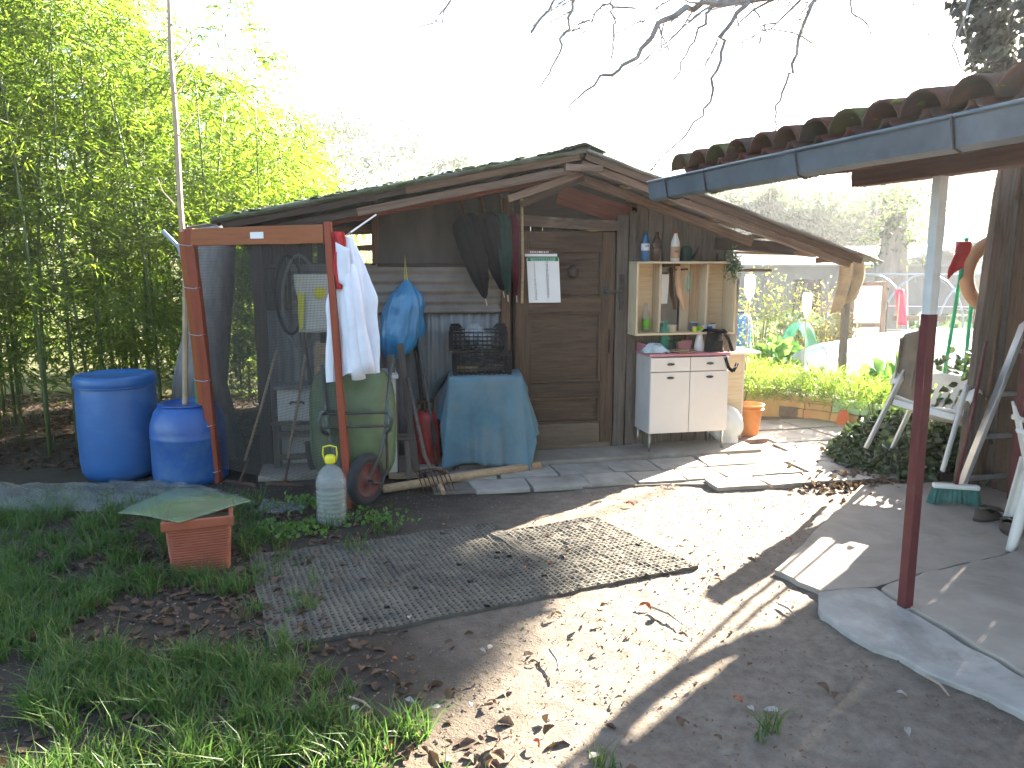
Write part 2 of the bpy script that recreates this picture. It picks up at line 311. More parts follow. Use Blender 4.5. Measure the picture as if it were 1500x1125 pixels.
def link(name, me, mat, parent=None, org=(0, 0, 0), bevel=0, solid=0, sub=0):
    o = bpy.data.objects.new(name, me); COL.objects.link(o); o.location = org
    if mat is not None and not me.materials: me.materials.append(MT[mat] if isinstance(mat, str) else mat)
    if parent is not None: o.parent = parent
    if solid: q = o.modifiers.new('thickness', 'SOLIDIFY'); q.thickness = solid; q.offset = 0
    if bevel: q = o.modifiers.new('bevel', 'BEVEL'); q.width = bevel; q.segments = 2; q.limit_method = 'ANGLE'; q.angle_limit = R(40)
    if sub: q = o.modifiers.new('smooth', 'SUBSURF'); q.levels = sub; q.render_levels = sub
    return o
def tag(o, label, cat, group=None):
    o['label'] = label; o['category'] = cat
    if group: o['group'] = group
    return o
def struct(o, label=None):
    o['kind'] = 'structure'
    if label: o['label'] = label
    return o
def thing(name, label, cat, loc=(0, 0, 0), rz=0., group=None):
    o = bpy.data.objects.new(name, None); COL.objects.link(o); o.location = loc; o.rotation_euler = (0, 0, rz); o.empty_display_size = .1
    return tag(o, label, cat, group)
def sthing(name, label, cat, p, group=None):       # thing standing in the shed's frame
    return thing(name, label, cat, toW(p), SA, group)
def board(name, p0, p1, w_, h_, mat, parent=None, up=(0, 0, 1), jit=.004, seg=7, bev=.003):
    """one sawn board or pole from p0 to p1, slightly uneven; grain along its length"""
    p0, p1 = Vector(p0), Vector(p1); x = (p1 - p0).normalized(); u = Vector(up)
    if abs(x.dot(u)) > .98: u = Vector((0, 1, 0))
    y = u.cross(x).normalized(); z = x.cross(y); L = (p1 - p0).length; vs = []; fs = []
    bw, bh = random.uniform(-jit, jit) * 1.5, random.uniform(-jit, jit) * 1.5
    for i in range(seg + 1):
        q = i / seg; cx = bw * math.sin(q * 3.14); cz = bh * math.sin(q * 3.14); e = jit * .6
        for (a, b_) in ((-1, -1), (1, -1), (1, 1), (-1, 1)):
            vs.append((q * L, a * w_ / 2 + cx + random.uniform(-e, e), b_ * h_ / 2 + cz + random.uniform(-e, e)))
    for i in range(seg):
        for k in range(4): k2 = (k + 1) % 4; fs.append((i * 4 + k, i * 4 + k2, i * 4 + 4 + k2, i * 4 + 4 + k))
    fs += [(3, 2, 1, 0), tuple(seg * 4 + k for k in range(4))]
    o = MB().add(vs, fs).build(name, mat, parent, bevel=bev)
    o.matrix_local = Matrix.Translation(p0) @ Matrix((x, y, z)).transposed().to_4x4(); return o
def corr(name, o0, U, V, width, length, pitch, amp, mat, parent, seg=6, sag=.006, solid=.004):
    """corrugated sheet: ridges run along V"""
    o0, U, V = Vector(o0), Vector(U).normalized(), Vector(V).normalized(); N = U.cross(V).normalized(); nu = max(6, int(width / pitch * 8)); ph = random.random() * 9
    def fn(a, b_):
        x = a * width; y = b_ * length
        edge = (noise.noise((x * 3 + ph, b_ * 9, ph)) * sag)
        return o0 + U * x + V * (y + (edge * 1.5 if b_ in (0, 1) else 0)) + N * (amp * math.sin(2 * math.pi * x / pitch) + edge)
    return MB().grid(fn, nu, seg).build(name, mat, parent, smooth=True, solid=solid)
def leafmesh(name, P, Dr, L, W, mat, parent=None, fold=.25, N=None, org=(0, 0, 0), tip=.5):
    """many leaves as one mesh: each a folded diamond of two triangles pairs"""
    n = len(P); P = np.asarray(P, float) - np.asarray(org, float); Dr = np.asarray(Dr, float); Dr /= np.linalg.norm(Dr, axis=1)[:, None] + 1e-9
    L = np.broadcast_to(L, (n,))[:, None]; W = np.broadcast_to(W, (n,))[:, None]
    if N is None: N = rng.normal(size=(n, 3)) + np.array([0, 0, .8])
    S = np.cross(Dr, N); S /= np.linalg.norm(S, axis=1)[:, None] + 1e-9; U = np.cross(S, Dr)
    mid = P + Dr * L * tip
    V = np.stack([P, mid + S * W / 2 + U * W * fold, P + Dr * L - U * L * .12, mid - S * W / 2 + U * W * fold], 1).reshape(-1, 3)
    me = bpy.data.meshes.new(name); me.vertices.add(4 * n); me.vertices.foreach_set('co', V.ravel())
    me.loops.add(6 * n); me.polygons.add(2 * n); k = np.arange(n) * 4
    me.loops.foreach_set('vertex_index', np.stack([k, k + 1, k + 2, k, k + 2, k + 3], 1).ravel())
    me.polygons.foreach_set('loop_start', np.arange(2 * n) * 3); me.polygons.foreach_set('loop_total', np.full(2 * n, 3)); me.update(); me.validate()
    return link(name, me, mat, parent, org)
def leafround(name, P, Dr, L, W, mat, parent=None, N=None, curl=.3, org=(0, 0, 0)):
    """broad leaves with a rounded six-point outline and a folded midrib"""
    n = len(P); P = np.asarray(P, float) - np.asarray(org, float); Dr = np.asarray(Dr, float); Dr = Dr / (np.linalg.norm(Dr, axis=1)[:, None] + 1e-9)
    L = np.broadcast_to(L, (n,))[:, None]; W = np.broadcast_to(W, (n,))[:, None]
    if N is None: N = rng.normal(size=(n, 3)) + np.array([0, 0, .8])
    S = np.cross(Dr, N); S /= np.linalg.norm(S, axis=1)[:, None] + 1e-9; U = np.cross(S, Dr); c_ = curl * rng.uniform(.3, 1.6, (n, 1)); a_ = rng.uniform(.8, 1.2, (n, 1))
    V = np.stack([P, P + Dr * L * .22 + S * W * .38 * a_ + U * W * c_ * .5, P + Dr * L * .6 + S * W * .5 + U * W * c_, P + Dr * L * .9 + S * W * .18 + U * W * c_ * .2, P + Dr * L - U * L * c_ * .5,
        P + Dr * L * .88 - S * W * .2 + U * W * c_ * .2, P + Dr * L * .55 - S * W * .5 * a_ + U * W * c_, P + Dr * L * .2 - S * W * .36 + U * W * c_ * .5, P + Dr * L * .5 - U * W * .1], 1).reshape(-1, 3)
    k = np.arange(n) * 9; T = [(8, i, (i + 1) % 8) for i in range(8)]
    me = bpy.data.meshes.new(name); me.vertices.add(9 * n); me.vertices.foreach_set('co', V.ravel()); me.loops.add(24 * n); me.polygons.add(8 * n)
    me.loops.foreach_set('vertex_index', (k[:, None] + np.array(T).ravel()[None, :]).ravel()); me.polygons.foreach_set('loop_start', np.arange(8 * n) * 3); me.polygons.foreach_set('loop_total', np.full(8 * n, 3)); me.polygons.foreach_set('use_smooth', [True] * (8 * n)); me.update(); me.validate()
    return link(name, me, mat, parent, org)
def rnd_dirs(n, up=0.):
    d = rng.normal(size=(n, 3)); d[:, 2] += up; return d / np.linalg.norm(d, axis=1)[:, None]
def text_part(s_, size, mat, parent, M4, ext=.0004):
    cu = bpy.data.curves.new('lettering', 'FONT'); cu.body = s_; cu.size = size; cu.align_x = 'CENTER'; cu.extrude = ext
    to = bpy.data.objects.new('lettering', cu); me = bpy.data.meshes.new_from_object(to); bpy.data.objects.remove(to)
    o = link('lettering', me, mat, parent); o.matrix_local = M4; return o
def copy_tree(o, parent=None):
    c = o.copy(); COL.objects.link(c)
    if parent is not None: c.parent = parent
    for ch in list(o.children): copy_tree(ch, c)
    return c
FACE = Matrix.Rotation(R(90), 4, 'X')      # lays a flat XY drawing up into the XZ plane facing -Y
# ================================================================== SETTING
def gz(x, y):
    k = 1.0 if y < 7 else .4
    return k * (.020 * noise.noise((x * .8, y * .8, 0)) + .010 * noise.noise((x * 3.1, y * 3.1, 4)) + .008 * noise.noise((x * 9, y * 9, 8)) + .005 * noise.noise((x * 26, y * 26, 3))) - .012
def axis(lo, a, b_, hi, step):
    core = np.arange(a, b_, step); out = []; s_ = step; x = a
    while x > lo: s_ *= 1.35; x -= s_; out.append(x)
    left = out[::-1]; out = []; s_ = step; x = core[-1]
    while x < hi: s_ *= 1.35; x += s_; out.append(x)
    return np.concatenate([left, core, out])
xs = axis(-260, -3.4, 3.2, 260, .03); ys = axis(-120, 1.5, 6.4, 320, .03)
mb = MB(); nx, ny = len(xs), len(ys)
mb.v = [(x, y, gz(x, y)) for y in ys for x in xs]
mb.f = [(j * nx + i, j * nx + i + 1, (j + 1) * nx + i + 1, (j + 1) * nx + i) for j in range(ny - 1) for i in range(nx - 1)]
struct(mb.build('ground', 'earth', smooth=True))

# concrete floor and kerb of the pergola
def pxpoly(pts, z0, z1): return MB().prism([(p.x, p.y, z0) for p in pts], (0, 0, z1 - z0))
def rough_poly(pts, n=12, amp=.03):
    out = []
    for i, p in enumerate(pts):
        q = pts[(i + 1) % len(pts)]
        for k in range(n):
            c_ = p.lerp(q, k / n); out.append(c_ + Vector((noise.noise((c_.x * 7, c_.y * 7, 1)), noise.noise((c_.x * 7, c_.y * 7, 9)), 0)) * amp)
    return out
pf = [G(1283, 868), G(1345, 848), G(1420, 832), G(1475, 818), Vector((3.6, 4.3, 0)), Vector((3.6, .8, 0)), Vector((2.35, .8, 0)), G(1500, 995), G(1400, 935)]
struct(pxpoly(rough_poly(pf), -.05, .030).build('concrete_floor', 'concrete', bevel=.008))
pk = [G(1196, 872), G(1276, 866), G(1397, 940), G(1498, 999), Vector((2.34, .8, 0)), Vector((2.0, .8, 0)), Vector((1.86, 2.3, 0)), G(1500, 1052), G(1390, 1005), G(1250, 938), G(1205, 905)]
struct(pxpoly(rough_poly(pk), -.05, .022).build('concrete_kerb', 'concrete_pale', bevel=.008))
pb = [G(1262, 712), G(1135, 838), G(1200, 868), G(1280, 862), G(1345, 842), G(1480, 812), Vector((3.8, 4.4, 0)), Vector((4.0, 5.6, 0))]
struct(pxpoly(rough_poly(pb, amp=.03), -.05, .008).build('beaten_floor', M('beaten_earth_floor', (.30, .25, .20), .2, 4, .95, .35, dirt=(.19, .155, .12), dirt_amt=.4), bevel=.004))

# paving: a mortar bed and single slabs in front of the shed
pav = MB().prism([toW(p) for p in ((-1.25, -.98, -.06), (.4, -1.13, -.06), (1.2, -1.28, -.06), (3.4, -1.3, -.06), (3.6, .9, -.06), (1.75, .8, -.06), (1.62, -.02, -.06), (-1.25, -.02, -.06))], (0, 0, .062)).build('paving', M('sandy_joint', (.17, .14, .11), .3, 12, .95, .3))
struct(pav)
sl = 0
def slab(cx, cy, w_, d_, rz, z=.018):
    a, b_ = w_ / 2, d_ / 2; q = [Vector((sx_ * a + random.uniform(-.015, .015), sy_ * b_ + random.uniform(-.012, .012), 0)) for sx_, sy_ in ((-1, -1), (1, -1), (1, 1), (-1, 1))]
    pts = []
    for i in range(4):
        for k in range(3):
            p = q[i].lerp(q[(i + 1) % 4], k / 3); pts.append(p + Vector((random.uniform(-.005, .005), random.uniform(-.005, .005), 0)))
    o = MB().prism([(p.x, p.y, -.03) for p in pts], (0, 0, .03)).build('slab', 'slab', pav, bevel=.004)
    wp = toW((cx, cy, z + random.uniform(-.004, .004))); o.location = wp; o.rotation_euler = (random.uniform(-.008, .008), random.uniform(-.008, .008), SA + rz)
x = -1.2
for row, (y0, d_) in enumerate(((-.62, .32), (-.94, .30))):
    x = -1.1 + row * .12
    while x < (1.5 if row else 1.75):
        w_ = random.uniform(.30, .52); slab(x + w_ / 2, y0 - .01 * x, w_ - .014, d_ - .014, -.02); x += w_
for row, (y0, d_, xa, xb) in enumerate(((-1.22, .26, .72, 1.8), (-.95, .5, 1.62, 3.3), (-.42, .5, 1.85, 3.4), (.1, .48, 1.9, 3.5), (.58, .44, 1.95, 3.5))):
    x = xa
    while x < xb: w_ = random.uniform(.42, .7); slab(x + w_ / 2, y0, w_ - .02, d_ - .02, .02, .014); x += w_

# ================================================================== SHED
shed = thing('garden_shed', 'low patched wooden shed with mossy roof and brown panelled door', 'shed', SO, SA)
def B(name, p0, p1, w_, h_, mat, up=(0, 0, 1), par=None, **k): return board(name, p0, p1, w_, h_, mat, par or shed, up, **k)
Zv = (0, 1, 0)
MB().box((-.45, -.21, .012), (4.1, .44, .05)).build('foundation', 'concrete', shed, bevel=.01)
# --- roof shape
RX, RZ, LX, LZ, EX, EZ = -.08, 2.43, -2.70, 1.885, 2.42, 1.625
def zl(x): return RZ + (RX - x) * (LZ - RZ) / (RX - LX)
def zr(x): return RZ + (x - RX) * (EZ - RZ) / (EX - RX)
def ztop(x): return zl(x) if x < RX else zr(x)
yf, yb = -.66, 3.3
Ul = Vector((RX - LX, 0, RZ - LZ)); Ur = Vector((EX - RX, 0, EZ - RZ))
for i in range(5):
    y0 = yf + i * .8
    corr('roof_sheet', (LX - random.uniform(-.03, .03), y0, LZ + .012 * (i % 2)), (0, 1, 0), Ul, .86, Ul.length + .03, .17, .022, 'fibre', shed, seg=14, sag=.012, solid=.012)
for i, (y0, wd, mt_) in enumerate(((-.66, .34, 'sheet_grey'), (-.36, .30, 'sheet_red'), (-.10, .30, 'sheet_grey'), (.16, .32, 'sheet_red'), (.44, .9, 'sheet_grey'), (1.28, .9, 'sheet_red'), (2.1, .9, 'sheet_grey'), (2.9, .5, 'sheet_grey'))):
    corr('roof_sheet', (RX + random.uniform(0, .03), y0, RZ - .004 + .011 * (i % 2)), (0, 1, 0), Ur, wd + .06, Ur.length * (1, .80, .64, .64, .64, .64, .64, .64)[i] + random.uniform(-.05, .06), .085, .012, mt_, shed, seg=12, sag=.01, solid=.006)
# ridge cap
capm = MB().prism([(RX - .16, yf - .02, zl(RX - .16) + .03), (RX, yf - .02, RZ + .04), (RX + .16, yf - .02, zr(RX + .16) + .028), (RX + .16, yf - .02, zr(RX + .16) + .02), (RX, yf - .02, RZ + .028), (RX - .16, yf - .02, zl(RX - .16) + .022)], (0, 3.9, 0)).build('ridge_cap', 'fibre', shed)
# moss cushions and loose tiles lying on the roof are built further down
# front edge boards (barge boards) and rafters
def along(xa, xb, y, dz, w_, h_, mat, name='rafter'): return B(name, (xa, y, ztop(xa) - dz), (xb, y, ztop(xb) - dz), w_, h_, mat, up=(0, 0, 1), jit=.005)
along(-2.62, -1.35, -.60, .052, .05, .045, 'wood_dark', 'barge_board'); along(-1.38, RX - .02, -.605, .052, .05, .05, 'wood_brown', 'barge_board')
along(-1.72, RX - .06, -.585, .135, .035, .055, 'wood_rafter', 'barge_board')
along(-2.55, -1.70, -.575, .135, .035, .05, 'wood_dark', 'barge_board')
along(RX + .02, 2.30, -.60, .045, .045, .05, 'wood_brown', 'barge_board')
along(RX + .0, 2.22, -.56, .10, .05, .055, 'wood_rafter', 'barge_board')
B('ridge_block', (RX - .14, -.63, RZ - .135), (RX + .15, -.63, RZ - .14), .05, .05, 'wood_rafter')
B('ridge_beam', (RX, -.58, RZ - .10), (RX, 3.1, RZ - .10), .08, .09, 'wood_dark')
along(-2.5, RX - .05, -.30, .15, .05, .06, 'wood_red'); along(RX + .04, 1.55, -.18, .13, .05, .07, 'wood_rafter')
along(-2.5, RX, .06, .10, .06, .08, 'wood_dark'); along(RX, 1.6, .06, .10, .06, .08, 'wood_brown')
along(-2.5, RX, 1.5, .10, .06, .08, 'wood_dark'); along(RX, 1.5, 1.5, .10, .06, .08, 'wood_dark')
along(-2.5, RX, 3.0, .10, .06, .08, 'wood_dark'); along(RX, 1.5, 3.0, .10, .06, .08, 'wood_dark')
# struts below the gable apex
B('strut', (-.62, -.50, 2.07), (-.06, -.52, 2.27), .05, .05, 'wood_rafter'); B('strut', (-.50, -.40, 2.04), (-.02, -.45, 2.24), .045, .045, 'wood_brown')
for xx in (.42, .80, 1.20, 1.62, 2.05): B('purlin', (xx, -.56, zr(xx) - .058), (xx, 3.0 if xx < 1.5 else -.02, zr(xx) - .058), .045, .04, 'wood_light' if xx < 1.3 else 'wood_rafter')
for xx in (-.5, -1.05, -1.6, -2.15, -2.55): B('purlin', (xx, -.56, zl(xx) - .062), (xx, 3.0, zl(xx) - .062), .045, .04, 'wood_dark')
# --- front wall
for k, x0 in enumerate((-2.44, -1.80, -1.16)): corr('corrugated_sheet', (x0, -.004 * k, .02), (1, 0, 0), (0, 0, 1), .66, 1.22, .076, .010, 'galv', shed)
corr('corrugated_sheet', (-.53, -.035, 1.20), (0, 0, 1), (-1, 0, 0), .395, 1.70, .082, .013, 'galv_warm', shed, seg=16)
MB().prism([(-1.56, .03, 1.57), (-.5, .03, 1.57), (-.5, .03, zl(-.5) - .09), (-1.56, .03, zl(-1.56) - .09)], (0, .015, 0)).build('plywood_panel', 'ply', shed)
B('batten', (-1.57, -.02, 1.585), (-.52, -.02, 1.59), .03, .03, 'wood_dark')
# slotted opening high in the wall
B('stud', (-1.58, .02, 1.2), (-1.58, .02, zl(-1.58) - .1), .05, .06, 'wood_brown', up=Zv); B('stud', (-1.99, .02, 0), (-1.99, .02, zl(-1.99) - .1), .07, .07, 'wood_dark', up=Zv)
for zz in (1.71, 1.845, 1.95): B('slat', (-1.98, .03, zz), (-1.58, .03, zz + .012), .03, .045 if zz < 1.8 else .06, 'wood_brown')
B('batten', (-2.42, -.01, 1.575), (-1.58, -.01, 1.58), .03, .04, 'wood_dark')
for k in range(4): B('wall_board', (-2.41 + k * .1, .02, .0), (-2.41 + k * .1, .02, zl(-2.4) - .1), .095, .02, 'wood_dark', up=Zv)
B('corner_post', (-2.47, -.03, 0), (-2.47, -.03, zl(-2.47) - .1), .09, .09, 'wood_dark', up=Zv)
# door surround
B('door_post', (-.535, -.03, 0), (-.535, -.03, 2.12), .075, .07, 'wood_brown', up=Zv, jit=.006)
B('door_post', (.44, -.03, 0), (.44, -.03, 1.99), .10, .07, 'wood_grey', up=Zv, jit=.008)
B('wall_stud', (.545, -.02, 0), (.545, -.02, 2.02), .07, .05, 'wood_grey', up=Zv)
B('lintel', (-.50, -.075, 1.945), (.40, -.075, 1.905), .03, .085, WOOD('limewashed_lintel', (.09, .06, .045), (.15, .105, .08), amt=.42, stain=(.34, .29, .23)), jit=.006)
MB().prism([(-.5, .02, 1.92), (.5, .02, 1.92), (.5, .02, zr(.5) - .1), (RX, .02, RZ - .12), (-.5, .02, zl(-.5) - .1)], (0, .02, 0)).build('gable_panel', 'wood_dark', shed)
B('gable_board', (-.1, -.01, 2.16), (.52, -.01, 1.985), .02, .16, 'wood_red')
# boards right of the door
xx = .585
while xx < 1.40:
    wd = random.uniform(.10, .15); wd = min(wd, 1.41 - xx); B('wall_board', (xx + wd / 2, 0, 0), (xx + wd / 2, 0, zr(xx + wd / 2) - .1), wd - .006, .02, 'wood_grey', up=Zv); xx += wd
MB().box((1.0, .03, .9), (.82, .02, 1.7)).build('wall_backing', 'wood_dark', shed)
B('corner_post', (1.43, .0, 0), (1.43, .0, zr(1.43) - .12), .07, .07, 'wood_grey', up=Zv)
# side and back walls (board clad)
for k in range(20): B('wall_board', (1.42, .1 + k * .15, 0), (1.42, .1 + k * .15, zr(1.42) - .1), .145, .02, 'wood_grey', up=(1, 0, 0), seg=3)
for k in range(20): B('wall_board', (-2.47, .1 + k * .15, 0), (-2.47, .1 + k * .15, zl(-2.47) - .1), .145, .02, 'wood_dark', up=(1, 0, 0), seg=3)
for k in range(26):
    xk = -2.39 + k * .15; zb = ztop(xk) - .12; hole = -1.95 < xk < -1.1
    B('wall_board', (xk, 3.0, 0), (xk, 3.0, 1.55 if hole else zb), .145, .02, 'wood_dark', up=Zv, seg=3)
# canopy beam right of the shed
B('canopy_beam', (1.30, -.02, 1.765), (2.24, -.05, 1.70), .05, .10, 'wood_dark', jit=.008)
B('canopy_board', (1.30, .02, 1.70), (2.05, .0, 1.68), .05, .02, 'wood_light'); B('eave_beam', (2.28, -.5, 1.625), (2.28, -.03, 1.625), .04, .045, 'wood_brown')
corr('corrugated_sheet', (1.41, .06, .12), (1, 0, 0), (0, 0, 1), .17, 1.33, .075, .010, 'galv', shed)
# --- door
dr = MB().box((-.04, -.012, .94), (.86, .02, 1.84)).build('door', 'wood_door', shed)
x0, x1, z0, z1 = -.465, .385, .03, 1.85
def dpart(name, p0, p1, w_, h_, mat='wood_door', up=Zv): return board(name, p0, p1, w_, h_, mat, dr, up, jit=.002)
for xx, ww in ((x0 + .055, .11), (x1 - .055, .11)): dpart('stile', (xx, -.04, z0), (xx, -.04, z1), ww, .03, 'wood_door')
for zz, hh in ((1.78, .14), (1.255, .11), (.545, .12)): dpart('rail', (x0 + .112, -.039, zz), (x1 - .112, -.039, zz), .028, hh, up=(0, 0, 1))
dpart('rail', (x0 + .112, -.040, .14), (x1 - .112, -.040, .14), .03, .22, 'wood_doorlow', up=(0, 0, 1))
dpart('weather_board', (x0 + .02, -.062, .055), (x1 - .02, -.062, .055), .016, .05, 'wood_doorlow', up=(0, 0, 1))
for za, zb in ((1.315, 1.705), (.61, 1.195), (.255, .48)):
    cx_, cz_ = (x0 + x1) / 2, (za + zb) / 2
    pn = MB().grid(lambda a, b_: (cx_ + (a - .5) * .60, -.026 - .010 * min(1, 5 * min(a, 1 - a, b_ * 1.0, 1 - b_)), za + b_ * (zb - za)), 12, 12).build('panel', 'wood_door', dr)
    for (p, q) in (((x0 + .118, za + .008), (x1 - .118, za + .008)), ((x0 + .118, zb - .008), (x1 - .118, zb - .008)), ((x0 + .120, za), (x0 + .120, zb)), ((x1 - .120, za), (x1 - .120, zb))):
        dpart('moulding', (p[0], -.045, p[1]), (q[0], -.045, q[1]), .022, .016)
kn = MB(); kn.lathe([(.0, 0), (.045, .004), (.055, .012), (.03, .02), (0, .022)], (.02, -.05, 1.53), 18, Matrix.Rotation(R(90), 3, 'X')); kn.build('rosette', 'wood_dark', dr, smooth=True)
hd = MB().tube([(.30, -.06, 1.36), (.30, -.10, 1.36), (.36, -.11, 1.365), (.44, -.10, 1.37)], .012, 8); hd.box((.44, -.075, 1.36), (.03, .02, .30)); hd.box((.31, -.06, 1.36), (.05, .012, .10)); hd.build('latch', 'iron', dr)
MB().box((.345, -.057, .95), (.012, .006, .20)).build('split', 'black_plastic', dr)
# moss and tiles on the roof
mo = MB()
for k in range(520):
    x_ = random.uniform(LX, RX); y_ = yf + abs(random.gauss(0, .3)); r_ = .006 + .022 * random.random() ** 2
    mo.lathe([(r_ * 1.3, 0), (r_ * 1.1, r_ * .25), (r_ * .5, r_ * .45)], (x_, y_, zl(x_) + .018), 6)
o = mo.build('moss', 'moss', shed, smooth=True); o['kind'] = 'stuff'
def roof_bit(x_, y_, z_, rx, ry, rz, mat):
    q = MB(); q.grid(lambda a, b_: (.09 * math.cos(math.pi * a) * (1 - .15 * b_), .38 * (b_ - .5), .05 * math.sin(math.pi * a)), 8, 3)
    o = q.build('loose_tile', mat, shed, smooth=True, solid=.012); o.scale = (.4, .35, .5) if x_ > 2 else (1, 1, 1); o.location = (x_, y_, z_); o.rotation_euler = (rx, ry, rz)
roof_bit(.30, .9, 2.40, .1, .33, 1.2, 'tile_orange'); roof_bit(2.30, -.56, 1.645, 0, .4, 1.57, 'tile_orange'); roof_bit(-2.2, .25, 2.02, 0, -.2, .5, 'tile_orange')
roof_bit(-2.35, .5, 1.99, 0, -.2, 1.3, 'tile_orange')
B('loose_lath', (-3.0, .1, 1.86), (-2.1, .4, 2.04), .03, .02, 'wood_grey')
B('loose_lath', (-2.05, -.2, 2.06), (-1.7, .1, 2.15), .03, .02, 'wood_light')

# ================================================================== SHELF, MIRROR, CUPBOARD
sf = sthing('shelf_unit', 'cream open shelf unit fixed to the wall above the white cupboard', 'shelf', (.96, -.02, 1.005))
def sb(name, p0, p1, w_, h_, mat='wood_cream', up=(0, 0, 1)): return board(name, p0, p1, w_, h_, mat, sf, up, jit=.002)
sb('top_board', (-.45, -.11, .60), (.445, -.11, .60), .22, .018); sb('bottom_board', (-.45, -.11, .01), (.445, -.11, .01), .22, .018)
for xx in (-.44, .435): sb('side_board', (xx, -.11, .02), (xx, -.11, .59), .018, .215, up=Zv)
for xx in (-.215, .205): sb('divider', (xx, -.08, .02), (xx, -.08, .59), .018, .15, up=Zv)
for a, b_ in ((-.43, -.225), (.215, .425)): MB().box(((a + b_) / 2, -.004, .305), (b_ - a, .006, .57)).build('back_panel', 'wood_cream', sf)
sb('back_board', (.155, -.012, .02), (.155, -.012, .59), .085, .012, 'wood_light', up=Zv); sb('back_board', (.065, -.012, .02), (.065, -.012, .59), .085, .012, 'wood_cream', up=Zv)
mi = tag(MB().box((0, 0, 0), (.215, .006, .54)).build('mirror', 'mirror'), 'bare mirror standing at the back of the open shelf', 'mirror'); mi.location = toW((.855, -.03, 1.295)); mi.rotation_euler = (0, 0, SA)

cu = sthing('kitchen_cupboard', 'white two-door kitchen cupboard with pink top on thin steel legs', 'cupboard', (.96, -.17, .037))
cw, cd_, zb_, zt_ = .70, .31, .155, .80
for sx_ in (-1, 1): MB().box((sx_ * (cw / 2 - .009), 0, (zb_ + zt_) / 2), (.018, cd_, zt_ - zb_)).build('side_panel', 'white_paint', cu, bevel=.002)
MB().box((0, 0, zb_ + .009), (cw - .04, cd_ - .01, .018)).build('base_panel', 'white_paint', cu); MB().box((0, cd_ / 2 - .005, .48), (cw - .04, .008, .62)).build('back_panel', 'white_paint', cu)
MB().box((.0, -.005, zt_ + .013), (cw + .02, cd_ + .02, .022)).build('worktop', 'pink', cu, bevel=.004)
MB().box((-.345, .06, zt_ + .06), (.012, .20, .07)).build('upstand', 'pink', cu, bevel=.003)
fy = -cd_ / 2 - .010
for sx_ in (-1, 1):
    xc = sx_ * .1755
    d1 = MB().box((xc, fy, .735), (.345, .018, .115)).build('drawer', 'white_lam', cu, bevel=.003); d2 = MB().box((xc, fy, .415), (.345, .018, .512)).build('door', 'white_lam', cu, bevel=.003)
    for par, zz in ((d1, .738), (d2, .625)):
        hb = MB().lathe([(0, 0), (.034, .002), (.03, .010), (0, .012)], (xc + .0, fy - .009, zz), 16, Matrix.Rotation(R(90), 3, 'X') @ Matrix.Diagonal((1, .32, 1))); hb.build('handle', 'iron', par, smooth=True)
for sx_ in (-1, 1):
    for sy_ in (-1, 1): MB().tube([(sx_ * .325, sy_ * .13, zb_), (sx_ * .332, sy_ * .135, 0)], [.014, .008], 10).build('leg', 'chrome', cu, smooth=True)
st = sthing('side_counter', 'bare pale side counter with thin projecting top beside the cupboard', 'counter', (1.47, .10, .0))
MB().box((.02, -.10, .40), (.27, .016, .80)).build('front_panel', 'wood_cream', st, bevel=.002); MB().box((.165, .08, .40), (.016, .36, .80)).build('side_panel', 'white_paint', st, bevel=.002); MB().box((.05, .06, .815), (.50, .42, .02)).build('worktop', 'white_lam', st, bevel=.003)
# ================================================================== THINGS ON AND AGAINST THE SHED
# --- calendar on the door
cal = sthing('wall_calendar', 'paper month calendar with day columns hanging on the brown door', 'calendar', (-.24, -.066, 1.28))
MB().grid(lambda a, b_: ((a - .5) * .27 + .02 * (1 - b_) , -.004 - .008 * math.sin(a * 3.1) * (1 - b_), b_ * .36), 6, 8).build('sheet', 'paper', cal, solid=.0012)
MB().box((.02 - .02, -.008, .352), (.262, .003, .03)).build('header', 'paper_green', cal)
MB().box((-.015, -.004, .385), (.27, .004, .022)).build('paper_roll', 'paper', cal); MB().box((-.035, -.004, .412), (.235, .004, .036)).build('picture_strip', 'paper_brown', cal)
tilt = Matrix.Rotation(R(2.5), 4, 'Y')
def scribble(par, x0, x1, y_, z_, h_, mat, n_=9):            # print too small to read: uneven strokes
    q = MB()
    for k in range(n_): q.box((x0 + (x1 - x0) * (k + .5) / n_, y_, z_ + random.uniform(-.15, .15) * h_), ((x1 - x0) / n_ * random.uniform(.3, .7), .0008, h_ * random.uniform(.5, 1)))
    q.build('print', mat, par)
scribble(cal, -.085, .085, -.0102, .352, .014, 'ink_green'); scribble(cal, -.11, .05, -.0066, .410, .018, 'ink_white', 11)
for sx_ in (-1, 1): MB().box((sx_ * .115, -.0102, .350), (.022, .001, .028)).build('corner_print', 'ink_green', cal)
for k in range(31):
    col_, row_ = (0, k) if k < 16 else (1, k - 16)
    text_part(str(k + 1), .020, 'ink', cal, Matrix.Translation((-.075 + col_ * .105 + .02 * row_ / 17, -.0145, .318 - row_ * .0196)) @ FACE)

